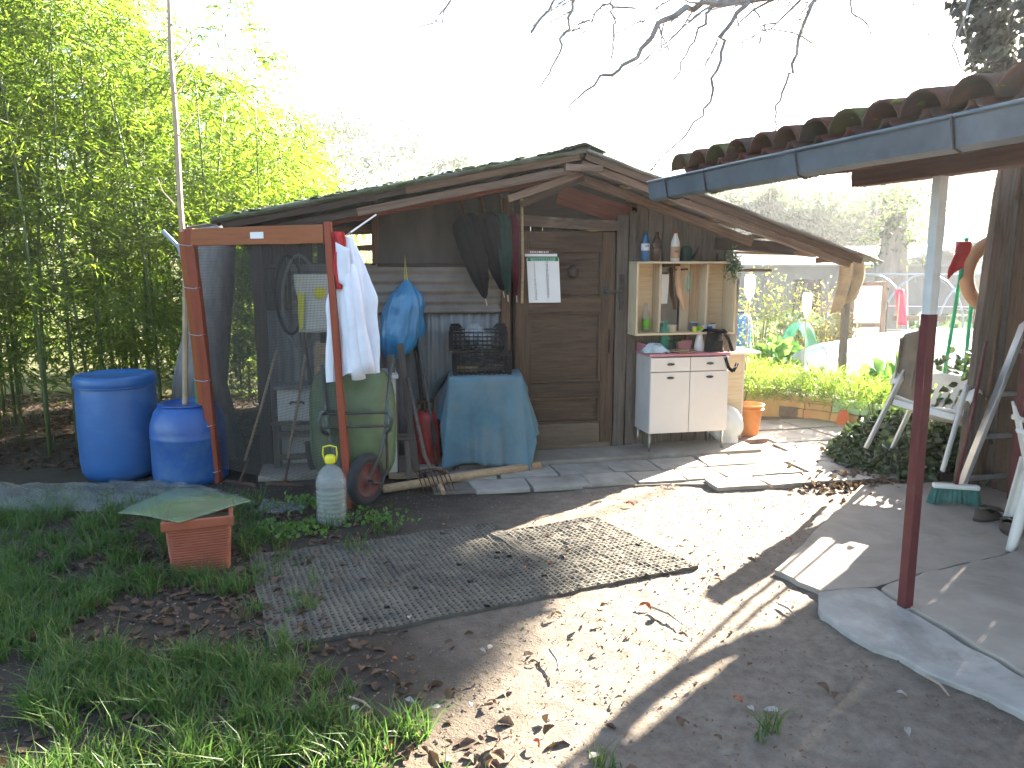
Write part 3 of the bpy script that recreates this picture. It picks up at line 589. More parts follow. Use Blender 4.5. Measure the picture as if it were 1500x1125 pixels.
# --- umbrellas hanging head down from the rafters
def umbrella(name, label, p0, p1, r, mat, hook=True):
    p0, p1 = Vector(p0), Vector(p1); L = (p1 - p0).length; d = (p1 - p0).normalized(); rot = d.to_track_quat('Z', 'Y').to_matrix()
    t_ = thing(name, label, 'umbrella', toW(p0), SA, 'closed umbrellas hanging by the door')
    q = MB(); q.lathe([(r * .45, L * .10), (r * .95, L * .17), (r, L * .26), (r * .82, L * .5), (r * .5, L * .75), (r * .2, L * .9), (.006, L * .93)], (0, 0, 0), 32, rot, lambda th, z: 1 + .22 * math.sin(8 * th + z * 3)); q.build('canopy', mat, t_, smooth=True)
    q = MB(); q.tube([rot @ Vector((0, 0, 0)), rot @ Vector((0, 0, L))], [.007, .005], 8); q.build('shaft', 'chrome', t_)
    q = MB(); q.tube([rot @ Vector((0, 0, .09)), rot @ Vector((0, 0, 0)), rot @ Vector((.02, 0, -.05)), rot @ Vector((.055, 0, -.06)), rot @ Vector((.075, 0, -.03))], .011, 8); q.build('handle', 'wood_brown', t_, smooth=True)
umbrella('umbrella', 'thick black closed umbrella hanging aslant on the plywood', (-.92, -.22, 2.05), (-.73, -.22, 1.27), .108, 'black_cloth')
umbrella('umbrella', 'charcoal black closed umbrella hanging beside the green one', (-.76, -.20, 2.06), (-.585, -.20, 1.33), .095, 'black_cloth')
umbrella('umbrella', 'dark green closed umbrella hanging between black and maroon ones', (-.62, -.23, 2.06), (-.565, -.25, 1.30), .062, 'green_cloth')
umbrella('umbrella', 'slim maroon closed umbrella hanging next to the door post', (-.515, -.16, 2.06), (-.475, -.16, 1.29), .042, 'maroon_cloth')
tag(MB().tube([toW((-.44, -.17, 2.1)), toW((-.425, -.15, 1.6)), toW((-.43, -.15, 1.28))], .011, 8).build('walking_stick', 'wood_light', org=toW((-.44, -.17, 1.28))), 'pale wooden walking stick hanging beside the maroon umbrella', 'stick')
# --- blue bag on a yellow string
bgp = Sh(597, 500, -.14)
bag = thing('plastic_bag', 'bulging blue plastic bag hung on yellow string at the corrugated wall', 'bag', toW((bgp.x, -.14, 1.0)), SA)
def bagf(a, b_):
    th = 2 * math.pi * a; rr = [.015, .032, .07, .115, .145, .15, .15, .13, .09, .02]; zz = [.47, .455, .41, .35, .27, .17, .06, -.03, -.10, -.14]
    k = b_ * 9; i = min(8, int(k)); f = k - i; r_ = rr[i] * (1 - f) + rr[i + 1] * f; z_ = zz[i] * (1 - f) + zz[i + 1] * f
    fold = 1 + .10 * math.sin(7 * th + 4 * z_) * b_ ** .3 + .05 * math.sin(17 * th - 6 * z_) + .22 * noise.noise((math.cos(th) * 2, math.sin(th) * 2, z_ * 7)); lean = -.09 * b_ * b_
    return (r_ * fold * math.cos(th) + lean, r_ * fold * math.sin(th) * .8, z_ - (.06 * max(0, -math.cos(th)) * b_ ** 2))
MB().grid(bagf, 64, 36, closeu=True).build('sack', 'blue_bag', bag, smooth=True)
q = MB(); q.tube([(-.012, 0, .44), (.0, .09, .66), (.01, 0, .44)], .004, 6); q.build('string', 'yellow', bag)
for k in range(5): pass
# --- white coat and red cloth on a rod by the orange frame
FRL, FRR = G(318, 706), G(512, 745)
FTL, FTR = D(277, 335, 5.45), D(480, 330, 4.98)
ct_top = D(508, 347, 5.02)
coat = thing('coat', 'long white work coat hanging from a rod beside the orange frame', 'coat', D(518, 548, 5.02), R(-8))
zt = ct_top.z - coat.location.z
def coatf(a, b_):                       # b_ 0 top .. 1 hem, closed section
    th = 2 * math.pi * a; wd = .035 + .115 * min(1, b_ * 2.2) ** .8; dp = .03 + .06 * min(1, b_ * 2)
    f = 1 + .20 * math.sin(5 * th + 2.5 * b_) * min(1, b_ * 2) + .12 * math.sin(11 * th + b_ * 5) * b_ + .10 * noise.noise((math.cos(th) * 3, math.sin(th) * 3, b_ * 6))
    z_ = zt * (1 - b_) + .02 * math.sin(3 * th) * b_
    return (wd * math.cos(th) * f * (1 - .0 * b_) + .02 * b_ - .015, dp * math.sin(th) * f, z_ + .035 * math.cos(th) * b_)
MB().grid(coatf, 72, 40, closeu=True).build('body', 'white_cloth', coat, smooth=True)
def slv(x0_, x1_, z1_, r0, y_):
    q = MB(); pts = []; rr = []
    for k in range(9): f = k / 8; pts.append((x0_ + (x1_ - x0_) * f ** .8, y_ - .02 * math.sin(f * 3), zt * .80 + (z1_ - zt * .80) * f)); rr.append(r0 * (.8 + .5 * f + .08 * math.sin(9 * f)))
    q.tube(pts, rr, 14); q.build('sleeve', 'white_cloth', coat, smooth=True)
slv(.02, .115, .02, .038, -.05); slv(.0, .06, -.02, .034, -.07)
MB().grid(lambda a, b_: (-.06 + .09 * a + .01 * b_, -.085 - .02 * math.sin(3 * a), zt * .96 - b_ * .25 - .04 * a), 6, 8).build('lapel', 'white_cloth', coat, smooth=True, solid=.006)
rc = tag(MB().grid(lambda a, b_: ct_top + Vector((-.085 + .075 * a + .012 * math.sin(b_ * 8) - .01 * b_, -.06 + .02 * math.sin(a * 9), .03 - b_ * .36)), 10, 14).build('red_cloth', 'red_cloth', org=ct_top - Vector((0, -.05, .3)), smooth=True, solid=.012), 'red cloth hanging behind the white coat', 'cloth')
tag(MB().tube([ct_top + Vector((-.02, .10, .015)), ct_top + Vector((.02, .03, .03)), ct_top + Vector((.13, .35, .16))], .006, 6).build('hanging_rod', 'white_plastic', org=ct_top), 'thin white rod from the rafter holding the coat', 'rod')

# --- orange frame with wire screen
fr = thing('screen_frame', 'orange painted timber frame with dark wire mesh, tied together with wire', 'frame', FRL)
def Fp(p): return Vector(p) - FRL
zz_ = Vector((0, 0, 0))
board('post', zz_, Fp(FTL) , .065, .06, 'red_paint', fr, Zv); board('post', zz_ + Vector((-.055, .035, 0)), Fp(FTL) + Vector((-.058, .035, -.02)), .05, .05, 'orange_paint', fr, Zv)
board('post', Fp(FRR), Fp(FTR) + Vector((0, 0, .02)), .045, .05, 'red_paint', fr, Zv)
board('top_rail', Fp(FTL) + Vector((.02, -.01, -.06)), Fp(FTR) + Vector((-.02, -.01, -.055)), .03, .115, 'orange_paint', fr)
a0, a1, b0, b1 = Fp(FTL) + Vector((.03, .02, -.1)), Fp(FTR) + Vector((-.02, .02, -.1)), Fp(FRL) + Vector((.03, .02, .1)), Fp(FRR) + Vector((-.02, .02, .1))
def scrf(u_, v_):
    p = (a0.lerp(a1, u_)).lerp(b0.lerp(b1, u_), v_); return p + Vector((0, .012 * noise.noise((u_ * 3, v_ * 4, 0)), 0))
sn = MB().grid(scrf, 14, 16).build('mesh_screen', 'screen', fr)
lb = MB().box((0, 0, 0), (.11, .003, .042)).build('paper_tag', 'paper', fr); lb.location = Fp(FTL).lerp(Fp(FTR), .52) + Vector((0, -.034, -.055)); lb.rotation_euler = (0, 0, math.atan2((FTR - FTL).y, (FTR - FTL).x))
for f in (.05, .24, .42, .6, .78, .94):
    c_ = Fp(FTL) * f; q = MB(); q.tube([c_ + Vector((-.088, .0, .012)), c_ + Vector((-.06, -.038, .0)), c_ + Vector((.0, -.040, -.008)), c_ + Vector((.04, -.02, .0))], .003, 5); q.build('tie_wire', 'alu', fr)
# --- tall bamboo cane rising behind the frame
pole = tag(MB().tube([Vector((-2.46, 5.62, -.02)), D(272, 400, 5.62), D(264, 300, 5.62), D(258, 180, 5.62), D(250, 80, 5.62), D(246, -60, 5.62)], [.022, .021, .020, .018, .016, .012], 9).build('bamboo_cane', 'bamboo_wood', org=(-2.46, 5.62, 0)), 'tall dry cane standing upright behind the orange frame', 'cane')
for v_, ln in ((92, .5), (140, .35), (208, .3), (300, .25), (40, .4)):
    p = D(256, v_, 5.62); s_ = random.choice((-1, 1)); MB().tube([p, p + Vector((s_ * ln * .3, 0, ln * .35)), p + Vector((s_ * ln * .55, .05, ln * .8))], [.006, .004, .002], 5).build('side_shoot', 'bamboo_wood', None).parent = None
for o in [o for o in COL.objects if o.name.startswith('side_shoot')]: o.location = -pole.location; o.parent = pole
tag(MB().tube([D(238, 338, 5.75), D(262, 362, 5.75), D(274, 400, 5.72), D(282, 470, 5.70), D(300, 690, 5.66)], .016, 8).build('grey_pipe', 'pipe', smooth=True, org=G(300, 690)), 'bent grey plastic pipe behind the orange frame', 'pipe')

# --- table with blue cloth
tbp = (G(650, 690) + G(770, 690)) / 2
tb = thing('small_table', 'small wooden table hidden under a blue cloth', 'table', tbp + Vector((.0, .19, 0)), R(4))
TW, TD, TH = .53, .40, .735
MB().box((0, 0, TH - .015), (TW, TD, .03)).build('table_top', 'wood_brown', tb)
for sx_ in (-1, 1):
    for sy_ in (-1, 1): board('leg', (sx_ * (TW / 2 - .03), sy_ * (TD / 2 - .03), 0), (sx_ * (TW / 2 - .03), sy_ * (TD / 2 - .03), TH - .03), .045, .045, 'wood_brown', tb, Zv)
cl = thing('tablecloth', 'faded blue cloth draped over the small table by the door', 'tablecloth', tb.location + Vector((0, 0, TH)), R(4))
NP = 120
def perim(s_):                                  # round the table edge, from the back left corner
    P4 = 2 * (TW + TD); d = (s_ % 1) * P4; a, b_ = TW / 2 + .006, TD / 2 + .006
    for (L_, p0, p1) in ((TW, (-a, -b_), (a, -b_)), (TD, (a, -b_), (a, b_)), (TW, (a, b_), (-a, b_)), (TD, (-a, b_), (-a, -b_))):
        if d <= L_: f = d / L_; return Vector((p0[0] + (p1[0] - p0[0]) * f, p0[1] + (p1[1] - p0[1]) * f, 0)), f, L_
        d -= L_
    return Vector((-a, -b_, 0)), 0, TW
def clothf(a, b_):
    p, f, L_ = perim(a); n_ = Vector((p.x / TW, p.y / TD, 0)).normalized(); front = p.y < -TD / 2 and abs(p.x) < TW / 2 - .001
    cr = max(0, (abs(p.x) / (TW / 2)) * (abs(p.y) / (TD / 2)) - .6) / .4          # 1 at a corner
    left = p.x < -TW / 2 + .02; right = p.x > TW / 2 - .02
    drop = .685 + .02 * math.sin(5 * p.x / TW) + .03 * cr if p.y < -TD / 2 + .02 else (.46 if right else .34) + .12 * (-p.y / TD)
    if p.y > TD / 2 - .02: drop = .16
    out = .012 + .055 * cr * b_ + .02 * b_
    wav = .013 * math.sin(a * 2 * math.pi * 17) * b_ + .012 * math.sin(a * 2 * math.pi * 7 + 1) * b_
    if (left or right) and p.y > -TD / 2 + .02: out += (.10 if right else .05) * b_ * math.sin(math.pi * min(1, f)) + .03 * b_
    z_ = .006 - drop * b_
    if b_ < .06: z_ = .008 - drop * b_ * .6
    return p + n_ * (out * (1 if b_ > 0 else .2) + wav) + Vector((0, 0, z_))
q = MB(); q.grid(clothf, NP, 22, closeu=True); q.f.append(tuple(range(NP))); q.build('drape', 'blue_cloth', cl, smooth=True, solid=.004)
# flap turned back at the left
MB().grid(lambda a, b_: Vector((-TW / 2 - .02 - .13 * b_, .06 + .14 * a - .05 * b_, -.0 - .06 * a - .16 * b_ * (.5 + a * .6) + .02)), 5, 6).build('turned_corner', 'blue_cloth', cl, smooth=True, solid=.004)
# --- black crates
def crate(label, loc, rz, W=.44, Dp=.29, Hh=.155):
    t_ = thing('plastic_crate', label, 'crate', loc, rz, 'black crates stacked on the blue table')
    def panel(w_, ctr, rot, high):
        q = MB()
        for k in range(5): q.box((0, 0, .012 + k * (Hh - .024) / 4), (w_, .006, .011))
        for k in range(13): q.box((-w_ / 2 + .01 + k * (w_ - .02) / 12, .001, Hh / 2), (.007, .005, Hh - .02))
        for s_ in (-1, 1):
            q.box((s_ * (w_ / 2 - .012), 0, Hh / 2), (.024, .012, Hh))
            if high: q.prism([(s_ * w_ / 2, -.005, Hh), (s_ * (w_ / 2 - .10), -.005, Hh), (s_ * (w_ / 2 - .07), -.005, Hh + .035), (s_ * w_ / 2, -.005, Hh + .035)], (0, .010, 0))
        o = q.build('side_panel', 'black_plastic', t_); o.location = ctr; o.rotation_euler = (0, 0, rot)
    panel(W, (0, -Dp / 2, 0), 0, True); panel(W, (0, Dp / 2, 0), 0, True); panel(Dp, (-W / 2, 0, 0), R(90), False); panel(Dp, (W / 2, 0, 0), R(90), False)
    q = MB()
    for k in range(12): q.box((-W / 2 + .02 + k * (W - .04) / 11, 0, .006), (.014, Dp, .008))
    q.build('bottom', 'black_plastic', t_); return t_
cz = TH + .012
c1 = crate('lower black plastic lattice crate standing on the blue cloth', tb.location + Vector((-.03, .02, cz)), R(6))
c2 = crate('upper black plastic crate holding a clear tub', tb.location + Vector((-.055, .03, cz + .185)), R(3))
for k in range(7):
    r_ = random.uniform(.02, .035); q = MB(); p = c1.location + Vector((random.uniform(-.14, .14), random.uniform(-.10, .05), .012))
    q.tube([Vector((-.08, 0, r_)), Vector((.08, random.uniform(-.05, .05), r_))], [r_, r_ * .9], 9); o = q.build('firewood_stick', 'wood_light' if k % 2 else 'wood_grey'); o.location = p; o.rotation_euler = (0, 0, random.uniform(-.5, .5))
    tag(o, 'short wooden stick lying inside the lower black crate', 'stick', 'sticks in the lower crate')
tub = tag(MB().lathe([(.05, 0), (.07, .10), (.078, .11), (.074, .112), (.066, .10), (.046, .006)], (0, 0, 0), 20).build('plastic_tub', 'pet', smooth=True), 'clear plastic tub standing in the upper black crate', 'tub'); tub.location = c2.location + Vector((.06, -.04, .012))
tag(MB().lathe([(.075, 0), (.08, .012), (.03, .016)], (0, 0, 0), 24, Matrix.Rotation(R(70), 3, 'X')).build('clear_dish', 'pet', smooth=True), 'clear round dish propped in the upper black crate', 'dish').location = c2.location + Vector((-.03, .03, .12))
# --- gas cylinder
gc = thing('gas_cylinder', 'dusty red gas cylinder standing left of the blue table', 'gas cylinder', G(626, 688) + Vector((-.02, .13, 0)))
MB().lathe([(.08, 0), (.10, .012), (.105, .04), (.112, .07), (.112, .36), (.108, .40), (.09, .435), (.05, .455), (.0, .46)], (0, 0, 0), 32).build('body', 'gas_red', gc, smooth=True)
q = MB()
for th in range(0, 360, 90): q.box((.06 * math.cos(R(th)), .06 * math.sin(R(th)), .48), (.012, .012, .09))
q.lathe([(.062, .52), (.068, .52), (.068, .535), (.062, .535)], (0, 0, 0), 20); q.build('collar', 'rust', gc)
q = MB(); q.tube([(0, 0, .45), (0, 0, .52)], .014, 10); q.tube([(0, 0, .50), (-.05, -.02, .51)], .010, 8); q.build('valve', 'iron', gc)
MT['rim_red'] = M('dull_red_rim', (.12, .022, .02), .3, 9, .7, .2, dirt=(.07, .04, .035), dirt_amt=.45)
# --- wheelbarrow stood on its nose, underside to us
wb = thing('wheelbarrow', 'green wheelbarrow stood upright on its nose with its wheel showing', 'wheelbarrow', G(540, 738) + Vector((-.05, .06, 0)), R(8))
def trayf(a, b_):
    x_ = (a - .5) * 2; z_ = (b_ - .5) * 2; k = max(abs(x_), abs(z_)); ax, az = x_, z_
    rr = (abs(x_) ** 4 + abs(z_) ** 4) ** .25 + 1e-6; sc_ = k / rr; ax, az = x_ * sc_, z_ * sc_
    dpt = max(0, 1 - k ** 3.2)
    return Vector((-.06 + ax * (.285 - .05 * az * 0), .18 - .20 * dpt, .50 + az * .40))
MB().grid(trayf, 22, 24).build('tray', 'barrow', wb, smooth=True, solid=.004)
q = MB(); rim = []
for k in range(41):
    th = 2 * math.pi * k / 40; x_, z_ = math.cos(th), math.sin(th); r_ = (abs(x_) ** 4 + abs(z_) ** 4) ** -.25; rim.append((-.06 + x_ * r_ * .287, .18, .50 + z_ * r_ * .402))
q.tube(rim, .008, 8, cap=False); q.build('rim', 'barrow', wb, smooth=True)
q = MB()
for s_ in (-1, 1): q.tube([(-.02 + s_ * .05, -.13, .16), (-.02 + s_ * .15, -.06, .34), (-.02 + s_ * .185, -.05, .5), (-.02 + s_ * .20, -.02, .66), (-.02 + s_ * .23, .12, .92)], .013, 8)
q.build('frame_tube', 'tube_green', wb, smooth=True)
for s_ in (-1, 1): MB().tube([(-.02 + s_ * .19, -.05, .48), (-.02 + s_ * .22, -.16, .53), (-.02 + s_ * .23, -.20, .60), (-.02 + s_ * .215, -.20, .66), (-.02 + s_ * .20, -.14, .655), (-.02 + s_ * .20, -.03, .63)], .013, 8).build('leg', 'tube_green', wb, smooth=True)
for z_ in (.545, .635): MB().tube([(-.24, -.13, z_), (.20, -.13, z_)], .009, 8).build('cross_bar', 'iron', wb)
wh = MB(); wr = Matrix.Rotation(R(55), 3, 'Z') @ Matrix.Rotation(R(90), 3, 'X')
prof = []
for k in range(13): th = 2 * math.pi * k / 12; prof.append((.145 + .034 * math.cos(th), .034 * math.sin(th)))
wc = Vector((.03, -.12, .18))
whl = MB().lathe([(0, -.02), (.03, -.028), (.035, -.015), (.10, -.012), (.118, -.03), (.122, 0), (.118, .03), (.10, .012), (.035, .015), (.03, .028), (0, .02)], wc, 28, wr).build('wheel', 'rim_red', wb, smooth=True)
tq = MB(); n_ = 36
tq.grid(lambda a, b_: wc + wr @ Vector(((.143 + .036 * math.cos(2 * math.pi * b_) + (.004 if (int(a * n_ + .01) % 2 and abs(math.cos(2 * math.pi * b_)) > .5) else 0)) * math.cos(2 * math.pi * a), (.143 + .036 * math.cos(2 * math.pi * b_)) * math.sin(2 * math.pi * a), .036 * math.sin(2 * math.pi * b_))), n_, 12, closeu=True); tq.build('tyre', 'rubber', whl, smooth=True)
q = MB(); q.tube([wc + wr @ Vector((0, 0, -.07)), wc + wr @ Vector((0, 0, .07))], .008, 8); q.tube([(.03, -.12, .16), (.13, -.04, .13), (.17, .02, .22), (.17, .04, .45)], .010, 8); q.build('axle', 'iron', wb)
# --- white cabinet behind the wheelbarrow
wc_ = sthing('white_cabinet', 'worn white wooden cabinet behind the upright wheelbarrow', 'cabinet', (Sh(524, 600, -.36).x, -.36, .037))
MB().box((0, 0, .36), (.56, .34, .72)).build('carcass', 'white_paint', wc_, bevel=.004); MB().box((0, -.01, .735), (.60, .38, .03)).build('top', 'white_paint', wc_, bevel=.004)
for s_ in (-1, 1): MB().box((s_ * .135, -.175, .36), (.255, .015, .66)).build('door', 'white_paint', wc_, bevel=.003)
MB().box((.18, -.184, .52), (.015, .012, .06)).build('handle', 'black_plastic', wc_)
# --- slatted fruit crate on the cabinet
fc = sthing('fruit_crate', 'light wooden slatted fruit crate standing on the white cabinet', 'crate', (Sh(507, 530, -.40).x, -.40, .787))
for sy_ in (-1, 1):
    for k in range(3): board('slat', (-.22, sy_ * .14, .035 + k * .075), (.22, sy_ * .14, .035 + k * .075), .006, .06, 'wood_light', fc, jit=.001)
for sx_ in (-1, 1):
    for k in range(3): board('slat', (sx_ * .223, -.13, .035 + k * .075), (sx_ * .223, .13, .035 + k * .075), .006, .06, 'wood_light', fc, jit=.001)
    for sy_ in (-1, 1): board('corner_block', (sx_ * .20, sy_ * .125, .0), (sx_ * .20, sy_ * .125, .23), .03, .02, 'wood_light', fc, Zv)
for k in range(4): board('bottom_slat', (-.2, -.10 + k * .065, .005), (.2, -.10 + k * .065, .005), .05, .006, 'wood_light', fc, jit=.001)
for k in range(6):
    a = 'onion' ; q = MB(); r_ = random.uniform(.035, .05); q.lathe([(.01, 0), (r_ * .7, r_ * .25), (r_, r_ * .9), (r_ * .75, r_ * 1.5), (.012, r_ * 1.85), (.006, r_ * 2.4)], (0, 0, 0), 14)
    o = q.build('squash', M('gourd_skin_%d' % k, random.choice(((.45, .22, .10), (.30, .13, .09), (.42, .34, .22))), .2, 6, .5, .1), smooth=True); o.location = toW((Sh(507, 530, -.40).x - .18 + .075 * k, -.42 + .05 * (k % 2), .80)); tag(o, 'small round gourd lying in the wooden fruit crate', 'gourd', 'gourds in the fruit crate')
# --- grey-white drawer box and old stool left behind the screen
bx_ = thing('drawer_box', 'pale wooden drawer box with a handle standing on an old stool', 'box', G(430, 700) + Vector((-.02, .30, .40)), R(10))
MB().box((0, 0, .125), (.29, .26, .25)).build('body', 'white_paint', bx_, bevel=.004); MB().box((0, -.01, .265), (.33, .31, .025)).build('lid', 'galv', bx_, bevel=.004); MB().box((0, -.137, .12), (.26, .014, .21)).build('drawer_front', 'white_paint', bx_, bevel=.003)
MB().tube([(-.05, -.145, .14), (-.045, -.165, .155), (.045, -.165, .155), (.05, -.145, .14)], .008, 6).build('handle', 'iron', bx_)
so = thing('old_stool', 'rough grey wooden stool carrying the pale drawer box', 'stool', G(430, 700) + Vector((-.02, .30, .0)), R(10))
board('seat', (-.20, 0, .385), (.20, 0, .385), .28, .03, 'wood_grey', so)
for sx_ in (-1, 1):
    for sy_ in (-1, 1): board('leg', (sx_ * .17, sy_ * .11, 0), (sx_ * .16, sy_ * .10, .37), .05, .05, 'wood_grey', so, Zv)
for z_ in (.12, .30): board('stretcher', (-.17, -.112, z_), (.17, -.112, z_), .025, .045, 'wood_grey', so)
MB().box((-.0, .05, .19), (.28, .10, .30)).build('back_board', 'white_paint', so)
# --- folded wooden trestle right of the wheelbarrow
tr = thing('wooden_trestle', 'narrow grey wooden trestle leaning near the red gas cylinder', 'trestle', G(590, 705) + Vector((0, .14, 0)), R(8))
board('leg', (-.07, 0, 0), (-.09, .10, .92), .05, .035, 'wood_grey', tr, Zv); board('leg', (.09, -.04, 0), (-.02, .12, 1.0), .05, .035, 'wood_grey', tr, Zv)
board('cross_rail', (-.09, .01, .30), (.08, .0, .31), .03, .05, 'wood_grey', tr); board('foot', (-.12, -.02, .02), (.10, -.04, .02), .08, .035, 'wood_light', tr); board('leg', (.03, -.10, 0), (.01, .04, .33), .04, .03, 'wood_grey', tr, Zv)
# --- long handled tools leaning on the wall
def tool(name, label, p0, p1, head, mat='wood_grey', r_=.014):
    p0, p1 = Vector(p0), Vector(p1); t_ = thing(name, label, 'garden tool', toW((p0.x, p0.y, 0)), SA, None); q0 = p0 - Vector((p0.x, p0.y, 0)); q1 = p1 - Vector((p0.x, p0.y, 0))
    MB().tube([q0 + (q1 - q0) * .12, (q0 + q1) / 2 + Vector((.006, 0, 0)), q1], r_, 8).build('handle', mat, t_, smooth=True); d = (q1 - q0).normalized()
    rot = d.to_track_quat('Z', 'Y').to_matrix()
    if head == 'fork':
        q = MB()
        q.tube([rot @ Vector((0, 0, .26)), rot @ Vector((0, 0, .12))], .013, 8); q.tube([rot @ Vector((-.10, 0, .13)), rot @ Vector((.10, 0, .13))], .008, 6)
        for k in range(5): x_ = -.10 + k * .05; q.tube([rot @ Vector((x_, 0, .13)), rot @ Vector((x_, -.03, .04)), rot @ Vector((x_, -.02, -.06))], [.006, .005, .003], 6)
        q.build('tines', 'rust', t_, smooth=True)
    elif head == 'spade':
        MB().grid(lambda a, b_: rot @ Vector(((a - .5) * .2 * (1 - .35 * b_ ** 3), -.02 * math.sin(a * 3.14), .26 - .28 * b_)), 8, 8).build('blade', 'iron', t_, smooth=True, solid=.003)
    elif head == 'rake':
        q = MB(); q.box((0, 0, 0), (.30, .014, .02), rot)
        for k in range(11): q.tube([rot @ Vector((-.145 + k * .029, 0, 0)), rot @ Vector((-.145 + k * .029, -.06, -.035))], [.004, .002], 5)
        q.tube([rot @ Vector((0, 0, 0)), rot @ Vector((0, 0, .2))], .011, 8); q.build('rake_head', 'rust', t_)
    return t_
def sp_(u, v, c): return Sh(u, v, c)
tool('spade', 'spade with dark handle leaning left of the blue bag', (-1.22, -.30, .06), (-1.32, -.03, 1.28), 'spade', 'wood_dark', .017)
tool('hoe', 'teal handled tool leaning beside the hanging blue bag', (-1.16, -.42, .06), (-1.30, -.08, 1.22), 'rake', 'tube_green')
tool('spade', 'upright spade leaning on the wall behind the wire mesh', (-2.05, -.30, .06), (-2.18, -.06, 1.35), 'spade', 'wood_dark')
tool('rake', 'rake with pale handle leaning behind the wire mesh', (-2.3, -.55, .05), (-2.1, -.05, 1.1), 'rake', 'wood_light', .011)
tool('hoe', 'thin hoe leaning against the corner of the shed', (-2.62, -.45, .05), (-2.35, -.08, .95), 'rake', 'wood_light', .010)
tool('digging_fork', 'old digging fork leaning on the wall behind the fruit crate', (-1.85, -.35, .05), (-1.98, -.05, 1.15), 'spade', 'tube_green')
# pitchfork lying nose out in front of the gas cylinder
pk_ = thing('pitchfork', 'rusty many-tined fork head resting tines down by the log', 'garden tool', G(632, 716), R(15))
q = MB(); q.tube([(-.11, 0, .135), (.0, -.005, .15), (.11, -.01, .13)], .008, 6)
for k in range(8): x_ = -.11 + k * .031; q.tube([(x_, 0, .137), (x_ + .02, -.05, .09), (x_ + .045, -.10, .0)], [.006, .005, .003], 5)
q.build('tines', 'rust', pk_, smooth=True); MB().tube([(.0, 0, .145), (-.03, .10, .22), (-.10, .42, .75)], .015, 8).build('handle', 'wood_grey', pk_, smooth=True)
MB().tube([(.06, -.16, .012), (.05, -.04, .05)], [.018, .014], 8).build('ferrule', 'wood_light', pk_)
# log along the wall
a_, b_ = G(560, 726) + Vector((0, .06, .03)), G(790, 690) + Vector((0, .03, .035))
tag(MB().tube([a_, a_.lerp(b_, .5) + Vector((0, 0, .006)), b_], [.030, .034, .036], 12).build('log', 'wood_light', org=a_, smooth=True), 'long debarked pole lying on the ground below the blue table', 'log')
# --- water jug with yellow cap
jg = thing('water_jug', 'large clear ribbed water jug with yellow cap and handle', 'bottle', G(487, 766))
pr = [(.085, 0), (.092, .012)]
for k in range(7): z_ = .03 + k * .028; pr += [(.094, z_), (.094, z_ + .016), (.089, z_ + .021)]
pr += [(.094, .235), (.093, .26), (.085, .30), (.068, .335), (.045, .36), (.026, .372), (.022, .39), (.022, .40)]
MB().lathe(pr, (0, 0, 0), 32).build('body', 'pet', jg, smooth=True); MB().lathe([(.08, .004), (.086, .02), (.086, .20), (0, .202)], (0, 0, 0), 24).build('water', 'water', jg, smooth=True)
MB().lathe([(.030, .385), (.032, .39), (.032, .425), (.022, .435), (0, .436)], (0, 0, 0), 20).build('cap', 'yellow', jg, smooth=True)
MB().tube([(-.030, 0, .39), (-.044, 0, .44), (-.040, 0, .485), (.0, 0, .495), (.040, 0, .485), (.044, 0, .44), (.030, 0, .39)], .005, 6).build('carry_loop', 'yellow', jg, smooth=True)
# --- feed sack and hoses behind the screen
sk = sthing('feed_sack', 'white and yellow printed feed sack hanging behind the wire mesh', 'sack', (Sh(466, 450, -.1).x, -.10, 1.08))
MB().grid(lambda a, b_: ((a - .5) * .30 + .02 * math.sin(b_ * 5), -.05 - .06 * math.sin(3.14 * a) + .012 * noise.noise((a * 5, b_ * 5, 3)), b_ * .44), 12, 12).build('sack_front', 'feed_bag', sk, smooth=True, solid=.004)
MB().grid(lambda a, b_: (-.145 + a * .06 * (.5 + b_ * .6), -.066 - .03 * a + .01 * noise.noise((a * 5, b_ * 5, 3)), .02 + b_ * .38), 4, 8).build('yellow_print', 'yellow', sk, smooth=True); MB().lathe([(0, 0), (.045, .001), (.045, .003), (0, .004)], (.02, -.125, .30), 18, Matrix.Rotation(R(90), 3, 'X')).build('yellow_print', 'yellow', sk)
for k, (x_, z_, rx, rz2, lab) in enumerate(((-2.16, 1.30, .13, .36, 'grey hose hung in a long loop behind the wire mesh'), (-2.24, 1.36, .10, .30, 'darker narrow hose loop hung at the shed corner'))):
    q = MB(); pts = [(rx * math.sin(th) * (1 + .05 * math.sin(3 * th)), -.02 * math.cos(2 * th), rz2 * math.cos(th)) for th in [i * 2 * math.pi / 40 * 1.9 for i in range(41)]]
    q.tube(pts, .012, 7); o = q.build('garden_hose', 'hose' if k == 0 else 'black_plastic', smooth=True); o.location = toW((x_, -.09, z_)); o.rotation_euler = (0, 0, SA); tag(o, lab, 'hose')

